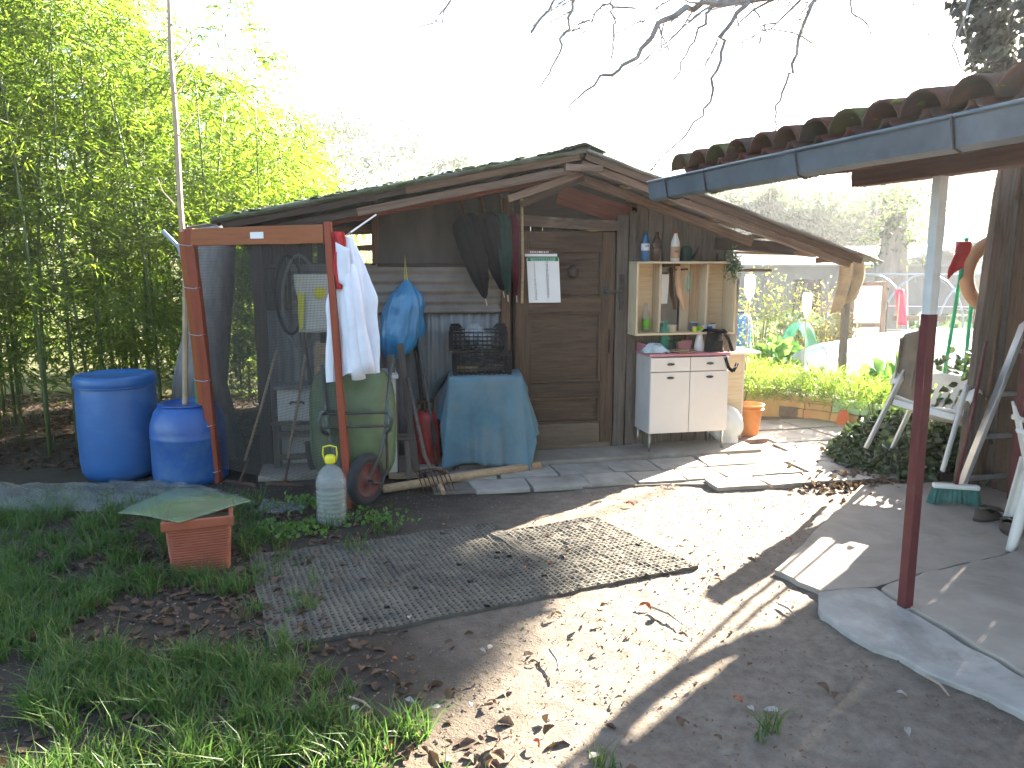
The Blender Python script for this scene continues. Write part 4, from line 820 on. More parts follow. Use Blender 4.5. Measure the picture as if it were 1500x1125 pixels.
# --- things on the shelf
def bottle(name, label, p, h_, r_, mat, lab=None, cap='black_plastic', labz=(.25, .6), neck=.3, labtext=None, cat='bottle'):
    t_ = sthing(name, label, cat, p)
    MB().lathe([(r_ * .85, 0), (r_, h_ * .04), (r_, h_ * (1 - neck) * .55), (r_ * .93, h_ * (1 - neck) * .62), (r_, h_ * (1 - neck) * .7), (r_ * .95, h_ * (1 - neck)), (r_ * .45, h_ * (1 - neck * .4)), (r_ * .34, h_ * .96)], (0, 0, 0), 20).build('body', mat, t_, smooth=True)
    MB().lathe([(r_ * .4, h_ * .94), (r_ * .4, h_), (0, h_ + .001)], (0, 0, 0), 14).build('cap', cap, t_, smooth=True)
    if lab: MB().lathe([(r_ * 1.012, h_ * labz[0]), (r_ * 1.02, h_ * labz[0] + .001), (r_ * 1.02, h_ * labz[1])], (0, 0, 0), 20).build('label', lab, t_, smooth=True)
    if labtext: scribble(t_, -r_ * .55, r_ * .55, -r_ * 1.05, h_ * (labz[0] + labz[1]) / 2 + .008, .018, labtext, 4)
    return t_
zs = 1.615
bottle('cleaner_bottle', 'blue bottle with white label on top of the shelf', (.625, -.12, zs), .235, .034, 'pet_blue', 'label_white', 'pet_blue', (.38, .62), .3, 'ink')
bottle('brown_bottle', 'dark brown bottle next to the blue one on the shelf top', (.725, -.12, zs), .24, .036, 'pet_brown', 'wood_brown', 'black_plastic', (.42, .6))
bottle('sauce_bottle', 'pale bottle with red cap and neck on the shelf top', (.885, -.13, zs), .245, .038, 'white_plastic', 'foam', 'label_red', (.1, .5), .35, 'ink')
q = MB(); q.tube([(0, 0, 0), (0, 0, .03)], .03, 8); gb = sthing('green_watering_can', 'small dark green can beside the red capped bottle on the shelf', 'can', (1.0, -.10, zs))
MB().lathe([(.05, 0), (.052, .01), (.05, .10), (.03, .125), (.02, .13)], (0, 0, 0), 20).build('body', 'green_cloth', gb, smooth=True); MB().tube([(.045, 0, .02), (.09, 0, .07), (.12, 0, .12)], [.012, .009, .008], 8).build('spout', 'green_cloth', gb, smooth=True); MB().tube([(-.04, 0, .03), (-.085, 0, .07), (-.03, 0, .125)], .006, 6).build('handle', 'green_cloth', gb, smooth=True)
bottle('soap_bottle', 'clear bottle with lime green label in the left shelf compartment', (.655, -.10, 1.026), .24, .034, 'pet', 'label_green', 'pet', (.12, .45), .42)
bottle('water_bottle', 'tall green plastic bottle standing on the pink cupboard top', (.785, -.20, .862), .27, .038, 'pet_green', None, 'pet_green', neck=.28)
def tin(name, label, p, r_, h_, mat, cat='tin', rimm='alu'):
    t_ = sthing(name, label, cat, p); MB().lathe([(r_ * .97, 0), (r_, .004), (r_, h_ - .006), (r_ * 1.03, h_ - .004), (r_ * 1.03, h_), (r_ * .95, h_), (r_ * .93, .01)], (0, 0, 0), 22).build('body', mat, t_, smooth=True)
    MB().lathe([(r_ * 1.0, h_), (r_ * 1.05, h_ + .002), (r_ * 1.05, h_ + .006), (r_ * .98, h_ + .006)], (0, 0, 0), 22).build('rim', rimm, t_, smooth=True); return t_
tin('round_tin', 'wide low pale tin on the shelf below the mirror', (.86, -.15, 1.026), .046, .055, 'wood_cream'); tin('metal_cup', 'small grey metal cup on the shelf beside the mirror', (1.075, -.13, 1.026), .034, .075, 'zinc', 'cup')
tin('white_jar', 'small white jar at the right end of the shelf', (1.255, -.12, 1.026), .024, .06, 'white_plastic', 'jar', 'black_plastic'); tin('yellow_pot', 'little yellow flowered pot at the shelf edge', (1.06, -.19, 1.026), .02, .04, 'yellow', 'pot')
tin('white_pot', 'small white pot between metal cup and white jar on the shelf', (1.155, -.15, 1.026), .03, .05, 'white_plastic', 'pot'); tin('blue_cup', 'tiny bright blue cup on the shelf edge', (1.20, -.18, 1.026), .022, .045, 'blue_plastic', 'cup')
pp = sthing('note_paper', 'plain white paper sheet hanging in front of the mirror', 'paper', (.80, -.055, 1.26)); MB().grid(lambda a, b_: ((a - .5) * .12 + .01 * b_, -.01 * math.sin(a * 3), b_ * .25), 4, 6).build('sheet', 'paper', pp, solid=.001); MB().box((.01, -.012, .255), (.085, .01, .016)).build('clip', 'black_plastic', pp)
br = sthing('bath_brush', 'pale wooden bath brush hanging in front of the mirror', 'brush', (.955, -.11, 1.205)); MB().tube([(-.03, 0, .37), (-.026, -.005, .22), (-.015, -.012, .14), (.01, -.02, .08), (.024, -.02, .02), (.02, -.015, -.005)], [.022, .026, .025, .022, .020, .008], 12).build('handle', 'foam', br, smooth=True); MB().tube([(-.07, -.01, .34), (.055, -.01, .345)], .008, 8).build('peg', 'wood_brown', br)
tg = sthing('teal_loop', 'small teal plastic loop hanging by the bath brush', 'loop', (1.02, -.11, 1.36)); MB().tube([(.0, 0, .18), (.012, -.01, .12), (.014, -.01, .03), (.0, -.01, .0), (-.012, -.01, .04), (-.006, 0, .13)], .005, 6).build('cord', 'teal', tg, smooth=True)
P_ = rng.normal(size=(260, 3)) * np.array([.03, .025, .055]); o = leafmesh('herb_bunch', P_ + np.array(toW((1.37, -.24, 1.59))), rnd_dirs(260, -.4), .05, .012, 'leaf_cab', org=toW((1.37, -.24, 1.55))); tag(o, 'small green herb bunch hanging at the right corner of the shelf', 'herbs')
hs = sthing('hanging_stick', 'brown stick hung level on two strings under the canopy', 'stick', (1.62, -.06, 1.535)); MB().tube([(-.18, 0, 0), (.0, 0, .006), (.20, 0, .003)], .011, 8).build('rod', 'wood_brown', hs, smooth=True)
for x_ in (-.15, .16): MB().tube([(x_, 0, .0), (x_, 0, .10)], .0025, 5).build('string', 'cloth_grey', hs)
# --- things on the cupboard
zc = .862
nw = sthing('newspaper', 'crumpled white and teal printed paper bag on the pink worktop', 'paper bag', (.70, -.22, zc)); MB().grid(lambda a, b_: ((a - .5) * .23, -.06 + b_ * .14, .004 + .075 * math.sin(3.14 * a) ** .6 * math.sin(3.14 * b_) ** .5 * (1 + .5 * noise.noise((a * 4, b_ * 4, 2)))), 16, 12).build('paper', M('printed_bag', (.55, .62, .62), .3, 22, .6, .2, dirt=(.06, .20, .21), dirt_amt=.42), nw, smooth=True)
MB().grid(lambda a, b_: (.02 + a * .12, -.105 + b_ * .07, .003 + .014 * math.sin(a * 6)), 6, 4).build('loose_sheet', 'paper', nw, smooth=True)
pl = sthing('dish', 'flat brownish dish lying on the pink worktop', 'dish', (.93, -.25, zc)); MB().lathe([(.06, 0), (.10, .008), (.115, .016), (.108, .016), (.06, .006)], (0, 0, 0), 28).build('plate', 'wood_light', pl, smooth=True); MB().lathe([(.05, .004), (.06, .02), (.03, .03), (0, .032)], (0, 0, 0), 14).build('sponge', 'cloth_brown', pl, smooth=True)
gs = sthing('glass_stand', 'green dish on a glass foot behind the green bottle', 'dish', (.90, -.12, zc)); MB().lathe([(.04, 0), (.008, .01), (.007, .07), (.03, .075), (.065, .085), (.067, .093), (.03, .083)], (0, 0, 0), 22).build('dish', 'pet_green', gs, smooth=True)
pb_ = sthing('pink_box', 'pink plastic tray propped behind the dish on the worktop', 'tray', (1.02, -.10, zc)); MB().prism([(-.06, 0, 0), (.05, 0, 0), (.065, 0, .085), (-.075, 0, .085)], (0, .05, 0)).build('tray_front', 'pink', pb_, bevel=.004)
sy = sthing('spray_bottle', 'white bottle with orange and green nozzle beside the black bag', 'bottle', (1.10, -.20, zc)); MB().lathe([(.038, 0), (.042, .01), (.042, .05), (.024, .14), (.016, .17), (.014, .175)], (0, 0, 0), 20).build('body', 'white_plastic', sy, smooth=True); MB().box((0, -.005, .195), (.03, .05, .04)).build('nozzle', 'label_green', sy, bevel=.006); MB().box((0, -.035, .205), (.014, .02, .014)).build('tip', 'orange_plastic', sy)
cb = sthing('shoulder_bag', 'small black shoulder bag with dangling strap on the cupboard', 'bag', (1.215, -.245, zc)); MB().grid(lambda a, b_: (lambda th, z_: ((.085 - .012 * z_) * math.cos(th) * (abs(math.cos(th)) + abs(math.sin(th))) ** -.55 * (1.05 - .1 * z_), .058 * math.sin(th) * (abs(math.cos(th)) + abs(math.sin(th))) ** -.55, .165 * z_ + .006 * math.sin(3 * th)))(2 * math.pi * a, b_), 32, 8, closeu=True).build('body', 'black_cloth', cb, smooth=True)
MB().grid(lambda a, b_: ((a - .5) * .17, -.065 + .13 * b_, .165 + .022 * math.sin(3.14 * b_) + .006 * math.sin(a * 6)), 8, 6).build('flap', 'black_cloth', cb, smooth=True, solid=.01)
MB().box((0, -.062, .06), (.10, .02, .08)).build('pocket', 'black_cloth', cb, bevel=.01)
def strap(pts, w_=.028):
    q = MB(); pts = [Vector(p) for p in pts]
    for i in range(len(pts) - 1): q.bar(pts[i], pts[i + 1], w_, .004, up=(0, -1, .2))
    return q
strap([(.04, -.05, .02), (.055, -.105, -.05), (.085, -.112, -.13), (.125, -.112, -.16), (.15, -.108, -.12), (.165, -.105, -.09)]).build('strap', 'black_cloth', cb); strap([(.085, 0, .16), (.115, -.03, .10), (.145, -.05, .0)]).build('strap', 'black_cloth', cb); MB().tube([(.13, -.11, -.125), (.155, -.11, -.12), (.16, -.11, -.085)], .004, 6).build('buckle', 'alu', cb)
# --- bag and bucket beside the cupboard
wbg = thing('white_plastic_bag', 'full white plastic bag on the ground beside the orange bucket', 'bag', G(1070, 655) + Vector((-.02, .12, .02)))
MB().grid(lambda a, b_: (lambda th, ph: (.155 * math.sin(ph) * math.cos(th) * (1 + .14 * noise.noise((math.cos(th) * 2, math.sin(th) * 2, ph * 2)) + .06 * math.sin(9 * th + 4 * ph)), .14 * math.sin(ph) * math.sin(th) * (1 + .14 * noise.noise((math.cos(th) * 2, math.sin(th) * 2, ph * 2 + 5))), .165 - .165 * math.cos(ph) * (1 + .1 * noise.noise((th, ph, 7)))))(2 * math.pi * a, .12 + b_ * 3.0), 36, 20, closeu=True).build('sack', FILM('white_bag_film', (.72, .75, .76), .93, .35, .08, transl=.35), wbg, smooth=True)
MB().grid(lambda a, b_: (-.07 + a * .14 + .015 * math.sin(b_ * 7), -.13 + .03 * b_, .0 + b_ * .2), 6, 8).build('loose_fold', 'fleece', wbg, smooth=True)
bk = thing('bucket', 'dusty orange plastic bucket beside the white bag', 'bucket', G(1100, 646) + Vector((0, .11, .04)))
MB().lathe([(.09, 0), (.094, .004), (.128, .27), (.138, .272), (.138, .285), (.124, .286), (.09, .01)], (0, 0, 0), 32).build('pail', 'orange_plastic', bk, smooth=True); MB().lathe([(.126, .235), (.134, .236), (.134, .246), (.126, .247)], (0, 0, 0), 32).build('rib', 'orange_plastic', bk, smooth=True)
q = MB(); q.tube([(.136 * math.cos(th), .136 * math.sin(th) , .262 - .10 * math.sin(th)) for th in [math.pi * k / 14 for k in range(15)]], .004, 6); q.build('bail', 'alu', bk, smooth=True)
bb = MB().box((0, 0, .02), (.30, .16, .04)); o = bb.build('brick', M('clay_brick', (.30, .16, .10), .3, 8, .9, .3), bevel=.006); o.location = G(1100, 650) + Vector((0, .08, 0)); o.rotation_euler = (0, 0, .3); tag(o, 'flat clay brick below the orange bucket', 'brick')
# ================================================================== LEFT SIDE
def barrel(label, loc, prof, mat, lid=None, opening=False):
    t_ = thing('water_barrel', label, 'barrel', loc); MB().lathe(prof, (0, 0, 0), 48).build('drum', mat, t_, smooth=True); return t_
b1_ = barrel('tall blue plastic barrel with flat closed lid beside the bamboo', G(165, 708) + Vector((-.06, .27, -.01)), [(.22, 0), (.25, .015), (.272, .06), (.28, .14), (.283, .40), (.28, .62), (.272, .70), (.268, .715)], 'blue_plastic')
MB().lathe([(.268, .705), (.284, .708), (.288, .72), (.288, .765), (.278, .785), (.25, .79), (.24, .778), (0, .776)], (0, 0, 0), 48).build('lid', 'blue_plastic', b1_, smooth=True); MB().lathe([(.282, .700), (.290, .703), (.290, .712), (.282, .715)], (0, 0, 0), 48).build('clamp_ring', 'blue_plastic2', b1_, smooth=True)
b2_ = barrel('shorter blue barrel with cut open top behind the orange frame', G(268, 716) + Vector((-.05, .28, -.01)), [(.24, 0), (.262, .02), (.268, .06), (.268, .34), (.272, .35), (.268, .36), (.268, .40), (.262, .45), (.235, .53), (.20, .575), (.178, .585), (.17, .575), (.19, .555), (.22, .51), (.24, .42), (.24, .30)], 'blue_plastic2')
MB().lathe([(.19, .578), (.205, .582), (.205, .590), (.17, .592), (.168, .58)], (0, 0, 0), 48).build('rim', 'blue_plastic2', b2_, smooth=True)
MB().lathe([(0, .30), (.236, .301)], (0, 0, 0), 32).build('water', 'water', b2_)
tag(MB().tube([b2_.location + Vector((.04, .02, .03)), b2_.location + Vector((.06, .05, .8))], .012, 8).build('teal_stick', 'green_tube', org=b2_.location), 'thin teal stick standing in the open blue barrel', 'stick')
# polythene sheet lying crumpled along the ground
def filmf(a, b_):
    p = G(-60 + 300 * a, 716 - 4 * a).lerp(G(-40 + 420 * a, 748 + 6 * math.sin(a * 5)), b_)
    h_ = .045 + .06 * abs(noise.noise((a * 7, b_ * 3, 1))) + .035 * noise.noise((a * 18, b_ * 6, 5)); h_ *= math.sin(3.14 * min(1, .08 + b_ * .9)) ** .5
    return Vector((p.x, p.y, .006 + max(0, h_) + (.10 * max(0, .25 - a) * (1 - b_) * 4)))
tag(MB().grid(filmf, 60, 14).build('polythene_sheet', 'film', smooth=True, org=G(120, 740)), 'crumpled clear polythene sheet lying before the blue barrels', 'sheet')
tag(MB().grid(lambda a, b_: G(372 + 70 * a, 758 - 4 * a).lerp(G(385 + 66 * a, 740), b_) + Vector((0, 0, .02 + .05 * abs(noise.noise((a * 5, b_ * 4, 3))))), 18, 8).build('polythene_scrap', 'film', smooth=True, org=G(400, 750)), 'small crumpled polythene scrap lying left of the water jug', 'sheet')
# planter with ribs
plp = G(285, 842) + Vector((-.02, .15, -.005))
pt = thing('planter', 'square ribbed terracotta plastic planter standing in the grass', 'planter', plp, R(20))
W0, W1, PH = .140, .160, .27
def plf(a, b_):
    k = a * 4; i = int(k) % 4; f = k - int(k); w_ = W0 + (W1 - W0) * b_ + .0035 * math.sin(b_ * 19 * 2 * math.pi) * (1 if .06 < b_ < .95 else 0)
    cs = [(-1, -1), (1, -1), (1, 1), (-1, 1)]; p, q_ = Vector(cs[i]), Vector(cs[(i + 1) % 4]); c_ = p.lerp(q_, f); r_ = max(abs(c_.x), abs(c_.y)); l_ = (abs(c_.x) ** 10 + abs(c_.y) ** 10) ** .1
    return (c_.x / l_ * w_ * r_, c_.y / l_ * w_ * r_, b_ * PH)
MB().grid(plf, 48, 80, closeu=True).build('pot', 'terracotta', pt, smooth=True)
q = MB()
for (cx_, cy_, sx_, sy_) in ((0, -W1, 2 * W1 + .03, .022), (0, W1, 2 * W1 + .03, .022), (-W1, 0, .022, 2 * W1 - .022), (W1, 0, .022, 2 * W1 - .022)): q.box((cx_, cy_, PH + .012), (sx_, sy_, .05))
q.build('rim', 'terracotta', pt, bevel=.006); MB().box((0, 0, PH - .04), (2 * W1 - .03, 2 * W1 - .03, .01)).build('soil', 'clod', pt)
# bowed clear sheet lying on the planter, corners drooping
c4 = [G(178, 745, .30), G(268, 767, .29), G(374, 731, .30), G(262, 703, .30)]
def shf(a, b_):
    p = (c4[0].lerp(c4[1], a)).lerp(c4[3].lerp(c4[2], a), b_); dd = (p - plp); dd.z = 0; r_ = dd.length
    return Vector((p.x, p.y - .045, plp.z + PH + .044 + .012 * math.sin(a * 3.14) * math.sin(b_ * 3.14) - .10 * max(0, r_ - .24)))
tag(MB().grid(shf, 20, 20).build('clear_sheet', 'plexi', smooth=True, solid=.003, org=plp + Vector((0, 0, PH + .04))), 'bent greenish clear plastic sheet laid over the terracotta planter', 'sheet')
# ================================================================== PERGOLA
PA = math.atan2(.288, .958); PO = Vector((1.83, 3.39, 0))
pg = thing('pergola', 'tiled pergola roof on a white and maroon post with a zinc gutter', 'pergola', PO, PA)
def pW(p): c_, s_ = math.cos(PA), math.sin(PA); return Vector((PO.x + p[0] * c_ - p[1] * s_, PO.y + p[0] * s_ + p[1] * c_, p[2]))
SLP = math.tan(R(7.5))
def pz(x): return 2.10 + (x + .40) * SLP
YA, YB, XR = -2.3, 1.56, 1.9
ps = MB().box((0, 0, 1.0), (.045, .045, 2.0)).build('post', 'post_white', pg, bevel=.004)
MB().box((0, 0, .70), (.049, .049, 1.36)).build('lower_paint', 'maroon_paint', ps, bevel=.004)
for (x_, y_) in ((1.75, -1.9), (2.0, 1.15), (.0, -2.1)): MB().box((x_, y_, 1.0), (.06, .06, 2.0 + (.02 if x_ < 1 else .2))).build('post', 'maroon_paint', pg, bevel=.004)
board('beam', (0, -2.25, 2.005), (0, .50, 2.005), .08, .075, 'wood_red', pg); board('beam', (1.8, YA, pz(1.8) - .13), (1.8, YB, pz(1.8) - .13), .08, .10, 'wood_red', pg)
for k in range(8):
    y_ = YA + .12 + k * .52; board('rafter', (-.36, y_, pz(-.36) - .055), (XR, y_, pz(XR) - .055), .05, .06, 'wood_red', pg)
for k in range(9):
    xa = -.36 + k * .25; board('sheathing_board', (xa + .12, YA, pz(xa + .12) - .018), (xa + .12, YB - .01, pz(xa + .12) - .018), .235, .014, 'wood_red', pg, seg=4)
# gutter: a half box of folded zinc with a rolled front edge, brackets
gx = -.44
gprof = [(gx + .09, 2.085), (gx + .085, 2.0), (gx + .02, 1.985), (gx - .01, 2.0), (gx - .025, 2.10)]
q = MB(); ny_ = 24
q.grid(lambda a, b_: (gprof[int(round(a * 4))][0] + .004 * noise.noise((b_ * 9, 0, 3)), YA - .15 + b_ * (YB + .42 - YA), gprof[int(round(a * 4))][1] + .006 * noise.noise((b_ * 6, 0, 0))), 4, ny_); q.build('gutter', 'zinc', pg, solid=.003)
MB().prism([(x_, YB + .265, z_) for x_, z_ in gprof], (0, .004, 0)).build('gutter_end', 'zinc', pg); MB().tube([(gx - .028, YA - .15, 2.103), (gx - .028, YB + .27, 2.103)], .009, 8).build('gutter_bead', 'zinc', pg, smooth=True)
for y_ in (YB + .02, YB - .42, .35, -.5, -1.3): MB().tube([(gx - .030, y_, 2.112), (gx - .036, y_, 2.09), (gx - .016, y_, 1.995), (gx + .02, y_, 1.980), (gx + .09, y_, 1.995), (gx + .14, y_, 2.03)], .005, 6).build('gutter_bracket', 'iron', pg)
# tiles: each a half barrel, covers over pans, shared meshes
def tile_mesh(name, up_, r0, r1, mat):
    q = MB(); q.grid(lambda a, b_: (b_ * .42, (r0 + (r1 - r0) * b_) * math.cos(math.pi * a), (r0 + (r1 - r0) * b_) * (.85 if up_ else -.55) * math.sin(math.pi * a) + .004 * noise.noise((a * 5, b_ * 4, r0))), 8, 3)
    o = q.build(name, mat, pg, smooth=True, solid=.013); return o
cov = [tile_mesh('roof_tile', True, .098, .075, 'tile'), tile_mesh('roof_tile', True, .10, .078, 'tile_moss')]; pan = tile_mesh('roof_tile', False, .085, .10, 'tile')
PT = .2; rots = -math.atan(SLP); first = {id(c): True for c in cov + [pan]}
def put(src, x_, y_, z_):
    if first[id(src)]: o = src; first[id(src)] = False
    else: o = src.copy(); COL.objects.link(o)
    o.location = (x_, y_, z_); o.rotation_euler = (random.uniform(-.05, .05), rots + random.uniform(-.02, .02) - .03, random.uniform(-.03, .03))
for j in range(19):
    y_ = YB - .09 - j * PT
    for i in range(6):
        x_ = -.44 + i * .37; put(pan, x_ + .02, y_ - .1, pz(x_) + .062 + .004 * i); put(cov[1 if random.random() < .45 else 0], x_, y_ + random.uniform(-.012, .012), pz(x_) + .048 + .004 * i)
mo = MB()
for k in range(160):
    y_ = random.uniform(YA, YB); r_ = random.uniform(.008, .024); x_ = random.uniform(-.44, .0); ph = ((YB - .09 - y_ + PT / 2) % PT - PT / 2) / .1
    mo.lathe([(r_, 0), (r_ * .85, r_ * .5), (r_ * .3, r_ * .8)], (x_, y_, pz(x_) + .048 + .075 * max(0, 1 - ph * ph) ** .5), 6)
o = mo.build('moss', M('yellow_moss', (.13, .14, .02), .4, 18, .95, .5), pg, smooth=True); o['kind'] = 'stuff'

# unseen plank wall, added right of the pergola to shade its floor
pw = thing('added_shade_wall', 'upright plank wall added out of view to shade the pergola floor', 'wall', pW((2.12, 0, 0)), PA)
for k in range(26): board('plank', (random.uniform(-.01, .01), -2.3 + k * .152, 0), (random.uniform(-.01, .01), -2.3 + k * .152, 2.1 + random.uniform(-.1, .05)), .148, .02, 'wood_grey' if k % 3 else 'wood_brown', pw, (1, 0, 0), seg=3)
# ================================================================== RIGHT SIDE THINGS
# rough posts standing together under the pergola
for (u0, v0, u1, v1, y_, w_, mt_, lab) in ((1478, 236, 1418, 660, 5.35, .11, 'wood_grey', 'broad weathered grey post leaning at the back of the pergola'), (1494, 240, 1446, 650, 5.45, .10, 'wood_brown', 'darker brown post leaning against the broad grey post'),
        (1512, 240, 1470, 650, 5.4, .10, 'wood_grey', 'rough grey pole standing behind the ladder'), (1530, 240, 1496, 650, 5.5, .10, 'wood_brown', 'brown pole at the corner behind the ladder')):
    a_ = D(u0, v0, y_); b_ = D(u1, v1, y_); k = b_.z / (a_.z - b_.z); g_ = b_ - (a_ - b_) * k; g_.z = -.02
    o = board('timber_post', g_, a_, w_, .07, mt_, None, Zv, jit=.012, seg=10); tag(o, lab, 'post', 'posts at the back of the pergola')
board('x', (0, 0, 0), (1, 0, 0), .1, .1, 'wood_grey').name = 'tmp_'; bpy.data.objects.remove(bpy.data.objects['tmp_'])
pl_ = board('timber_plank', G(1447, 650) + Vector((0, .12, 0)), D(1440, 520, 5.55), .13, .03, 'wood_light', None, Zv); tag(pl_, 'short yellowish plank behind the white chair', 'plank')
# foam ring on the post
rg = D(1458, 402, 5.56); pts = []
for k in range(25): th = R(80 + k * 8.2); pts.append((rg.x + .225 * math.cos(th) + .02, rg.y, rg.z + .24 * math.sin(th)))
tag(MB().tube(pts, .048, 14).build('foam_ring', 'foam', smooth=True, org=pts[0]), 'tan foam tube bent in an arc, hung on the grey post', 'foam tube')
ra = D(1412, 372, 5.1); q = MB(); q.grid(lambda a, b_: ra + Vector((-.055 + .10 * a - .03 * b_ + .01 * math.sin(b_ * 6), .03 * math.sin(a * 3), .08 - .24 * b_ * (1 - .3 * a))), 8, 10); tag(q.build('red_rag', 'red_cloth', smooth=True, solid=.01, org=ra), 'bright red rag hanging on the slanting green stake', 'cloth')
def stake(p0, p1, label): tag(MB().tube([p0, p1], .014, 8).build('garden_stake', 'green_tube', org=p0, smooth=True), label, 'stake', 'green plastic stakes')
stake(G(1368, 640) , D(1416, 350, 5.3), 'green plastic stake leaning towards the foam tube'); stake(G(1404, 640) , D(1424, 430, 5.75), 'shorter upright green stake behind the white chair')
# cloth hung on something behind the maroon post
hc_ = D(1345, 520, 5.6); q = MB(); q.grid(lambda a, b_: Vector((hc_.x - .14 + .20 * a - .05 * b_ * (1 - a) + .015 * math.sin(a * 14 + b_ * 3), hc_.y + .03 * math.sin(a * 9), hc_.z + .12 - .50 * b_ + .12 * a * (1 - b_))), 16, 12); tag(q.build('grey_sack', 'cloth_grey', smooth=True, solid=.01, org=(hc_.x, hc_.y, hc_.z - .4)), 'grey brown sacking draped on a stake behind the maroon post', 'cloth')
stake(G(1352, 655), D(1352, 515, 5.62), 'green stake under the grey brown sacking')
# --- plastic chairs
def chair(name, label, M4):
    t_ = thing(name, label, 'chair', M4.to_translation()); t_.rotation_euler = M4.to_euler()
    MB().grid(lambda a, b_: ((a - .5) * (.42 + .05 * b_), -.20 + .42 * (1 - b_) - .21 * 0 - .0, .40 + .03 * (2 * b_ - 1) ** 2 + .012 * math.cos(6.28 * a)), 10, 8).build('seat', 'white_plastic', t_, smooth=True, solid=.008)
    q = MB()                                         # backrest with slots, leaning back
    def bp(x_, z_): return (x_, .22 + .10 * (z_ - .42) / .4 - .35 * x_ * x_, z_)
    xs_ = [-.215, -.135, -.117, -.075, -.057, -.018, 0, .042, .06, .10, .118, .215]
    for i in range(len(xs_) - 1):
        slot = i in (1, 3, 5, 7, 9); 
        for (za, zb) in (((.42, .52), (.70, .80)) if slot else ((.42, .52), (.52, .70), (.70, .80))):
            def top(x_): return .80 - .9 * max(0, abs(x_) - .10) ** 1.5 * 1.6
            z_b = zb if zb < .75 else None
            q.add([bp(xs_[i], za), bp(xs_[i + 1], za), bp(xs_[i + 1], top(xs_[i + 1]) if z_b is None else zb), bp(xs_[i], top(xs_[i]) if z_b is None else zb)], [(0, 1, 2, 3)])
    q.build('backrest', 'white_plastic', t_, solid=.012)
    for s_ in (-1, 1):
        q = MB(); q.grid(lambda a, b_: (lambda p, n_: Vector(p) + Vector((s_ * (a - .5) * .05, 0, -.02 * (2 * a - 1) ** 2)))([(s_ * .215, .30, .70), (s_ * .25, .18, .66), (s_ * .262, .02, .64), (s_ * .262, -.14, .635), (s_ * .255, -.20, .60), (s_ * .25, -.215, .52)][int(round(b_ * 5))], 0), 4, 5); q.build('armrest', 'white_plastic', t_, smooth=True, solid=.010)
        for yy, y2 in ((-.20, -.235), (.20, .27)):
            q = MB(); q.grid(lambda a, b_: (s_ * (.205 + .05 * b_) + s_ * .02 * math.sin(a * 3.1), yy + (y2 - yy) * b_ + (a - .5) * (.075 - .03 * b_), .63 * (1 - b_) if yy < 0 else .45 * (1 - b_)), 4, 6); q.build('leg', 'white_plastic', t_, smooth=True, solid=.010)
    MB().box((0, -.205, .385), (.42, .012, .045)).build('apron', 'white_plastic', t_, bevel=.004)
    return t_
m4 = Matrix.Translation((2.91, 5.46, .14)) @ Matrix.Rotation(-.822, 4, 'Z') @ Matrix.Rotation(.135, 4, 'Y') @ Matrix.Rotation(-.405, 4, 'X')
chair('plastic_chair', 'white slatted plastic chair tipped back onto the ivy', m4)
m4 = Matrix.Translation(Vector((3.16, 4.22, .0))) @ Matrix.Rotation(R(60), 4, 'Z')
chair('plastic_chair', 'upright white plastic chair under the pergola by the ladder', m4)
# --- ladder
lp0, lp1 = G(1402, 728), D(1506, 462, 5.25); lq0, lq1 = G(1492, 718), D(1590, 462, 5.3)
ld = thing('ladder', 'aluminium ladder leaning on the posts under the pergola', 'ladder', lp0)
for (p, r_) in ((lp0, lp1), (lq0, lq1)): d_ = (r_ - p); board('rail', p - lp0, p - lp0 + d_ * 1.25, .03, .065, 'alu', ld, Zv, jit=.001)
for k in range(5): f = .10 + k * .235; a_ = (lp0.lerp(lp1, f)) - lp0; b_ = lq0.lerp(lq1, f) - lp0; board('rung', a_, b_, .035, .028, 'alu', ld, jit=.001)
ld2 = [G(1432, 722) + Vector((0, .25, 0)), D(1470, 560, 5.5)]; board('stay', ld2[0] - lp0, ld2[1] - lp0, .025, .035, 'alu', ld, Zv, jit=.001)
# --- broom
bm_ = thing('broom', 'broom with teal bristles and maroon handle leaning on the ladder', 'broom', G(1400, 742) + Vector((0, .03, 0)), R(-14))
MB().grid(lambda a, b_: ((a - .5) * (.27 + .04 * b_), -.02 + .04 * 0 + .012 * math.sin(a * 60) * b_, .115 - .11 * b_ + .02 * math.cos((a - .5) * 3)), 40, 4).build('bristles', 'broom_green', bm_, solid=.035); MB().box((0, -.02, .135), (.28, .05, .03)).build('block', 'white_plastic', bm_, bevel=.008); MB().tube([(0, -.02, .14), (.10, .12, .62), (.19, .26, 1.08)], .013, 8).build('handle', 'maroon_paint', bm_, smooth=True)
# --- shoes
for k, (u_, v_, rz_, lab) in enumerate(((1446, 762, .4, 'old dark shoe lying beside the broom'), (1478, 780, 1.2, 'old dark shoe nearer the white chair leg'))):
    sh_ = thing('old_shoe', lab, 'shoe', G(u_, v_), rz_, 'old shoes by the broom')
    MB().grid(lambda a, b_: (lambda th: ((.115 - .02 * b_) * math.cos(th) * (1 if math.cos(th) > 0 else .95) - .02 * b_, (.045 - .008 * b_) * math.sin(th) * (1 - .15 * math.cos(th) * -1), .02 + .07 * b_ * (.55 + .45 * max(0, -math.cos(th)) ** .5)))(2 * math.pi * a), 24, 6, closeu=True).build('upper', 'shoe', sh_, smooth=True, solid=.006); q = MB(); q.prism([(.12 * math.cos(R(t_)), .048 * math.sin(R(t_)), 0) for t_ in range(0, 360, 20)], (0, 0, .022)); q.build('sole', 'rubber', sh_, bevel=.004)
    MB().grid(lambda a, b_: (.10 - .13 * b_, (a - .5) * .075, .05 + .035 * b_ + .02 * math.sin(3.14 * a)), 6, 5).build('toe_cap', 'shoe', sh_, smooth=True, solid=.005)

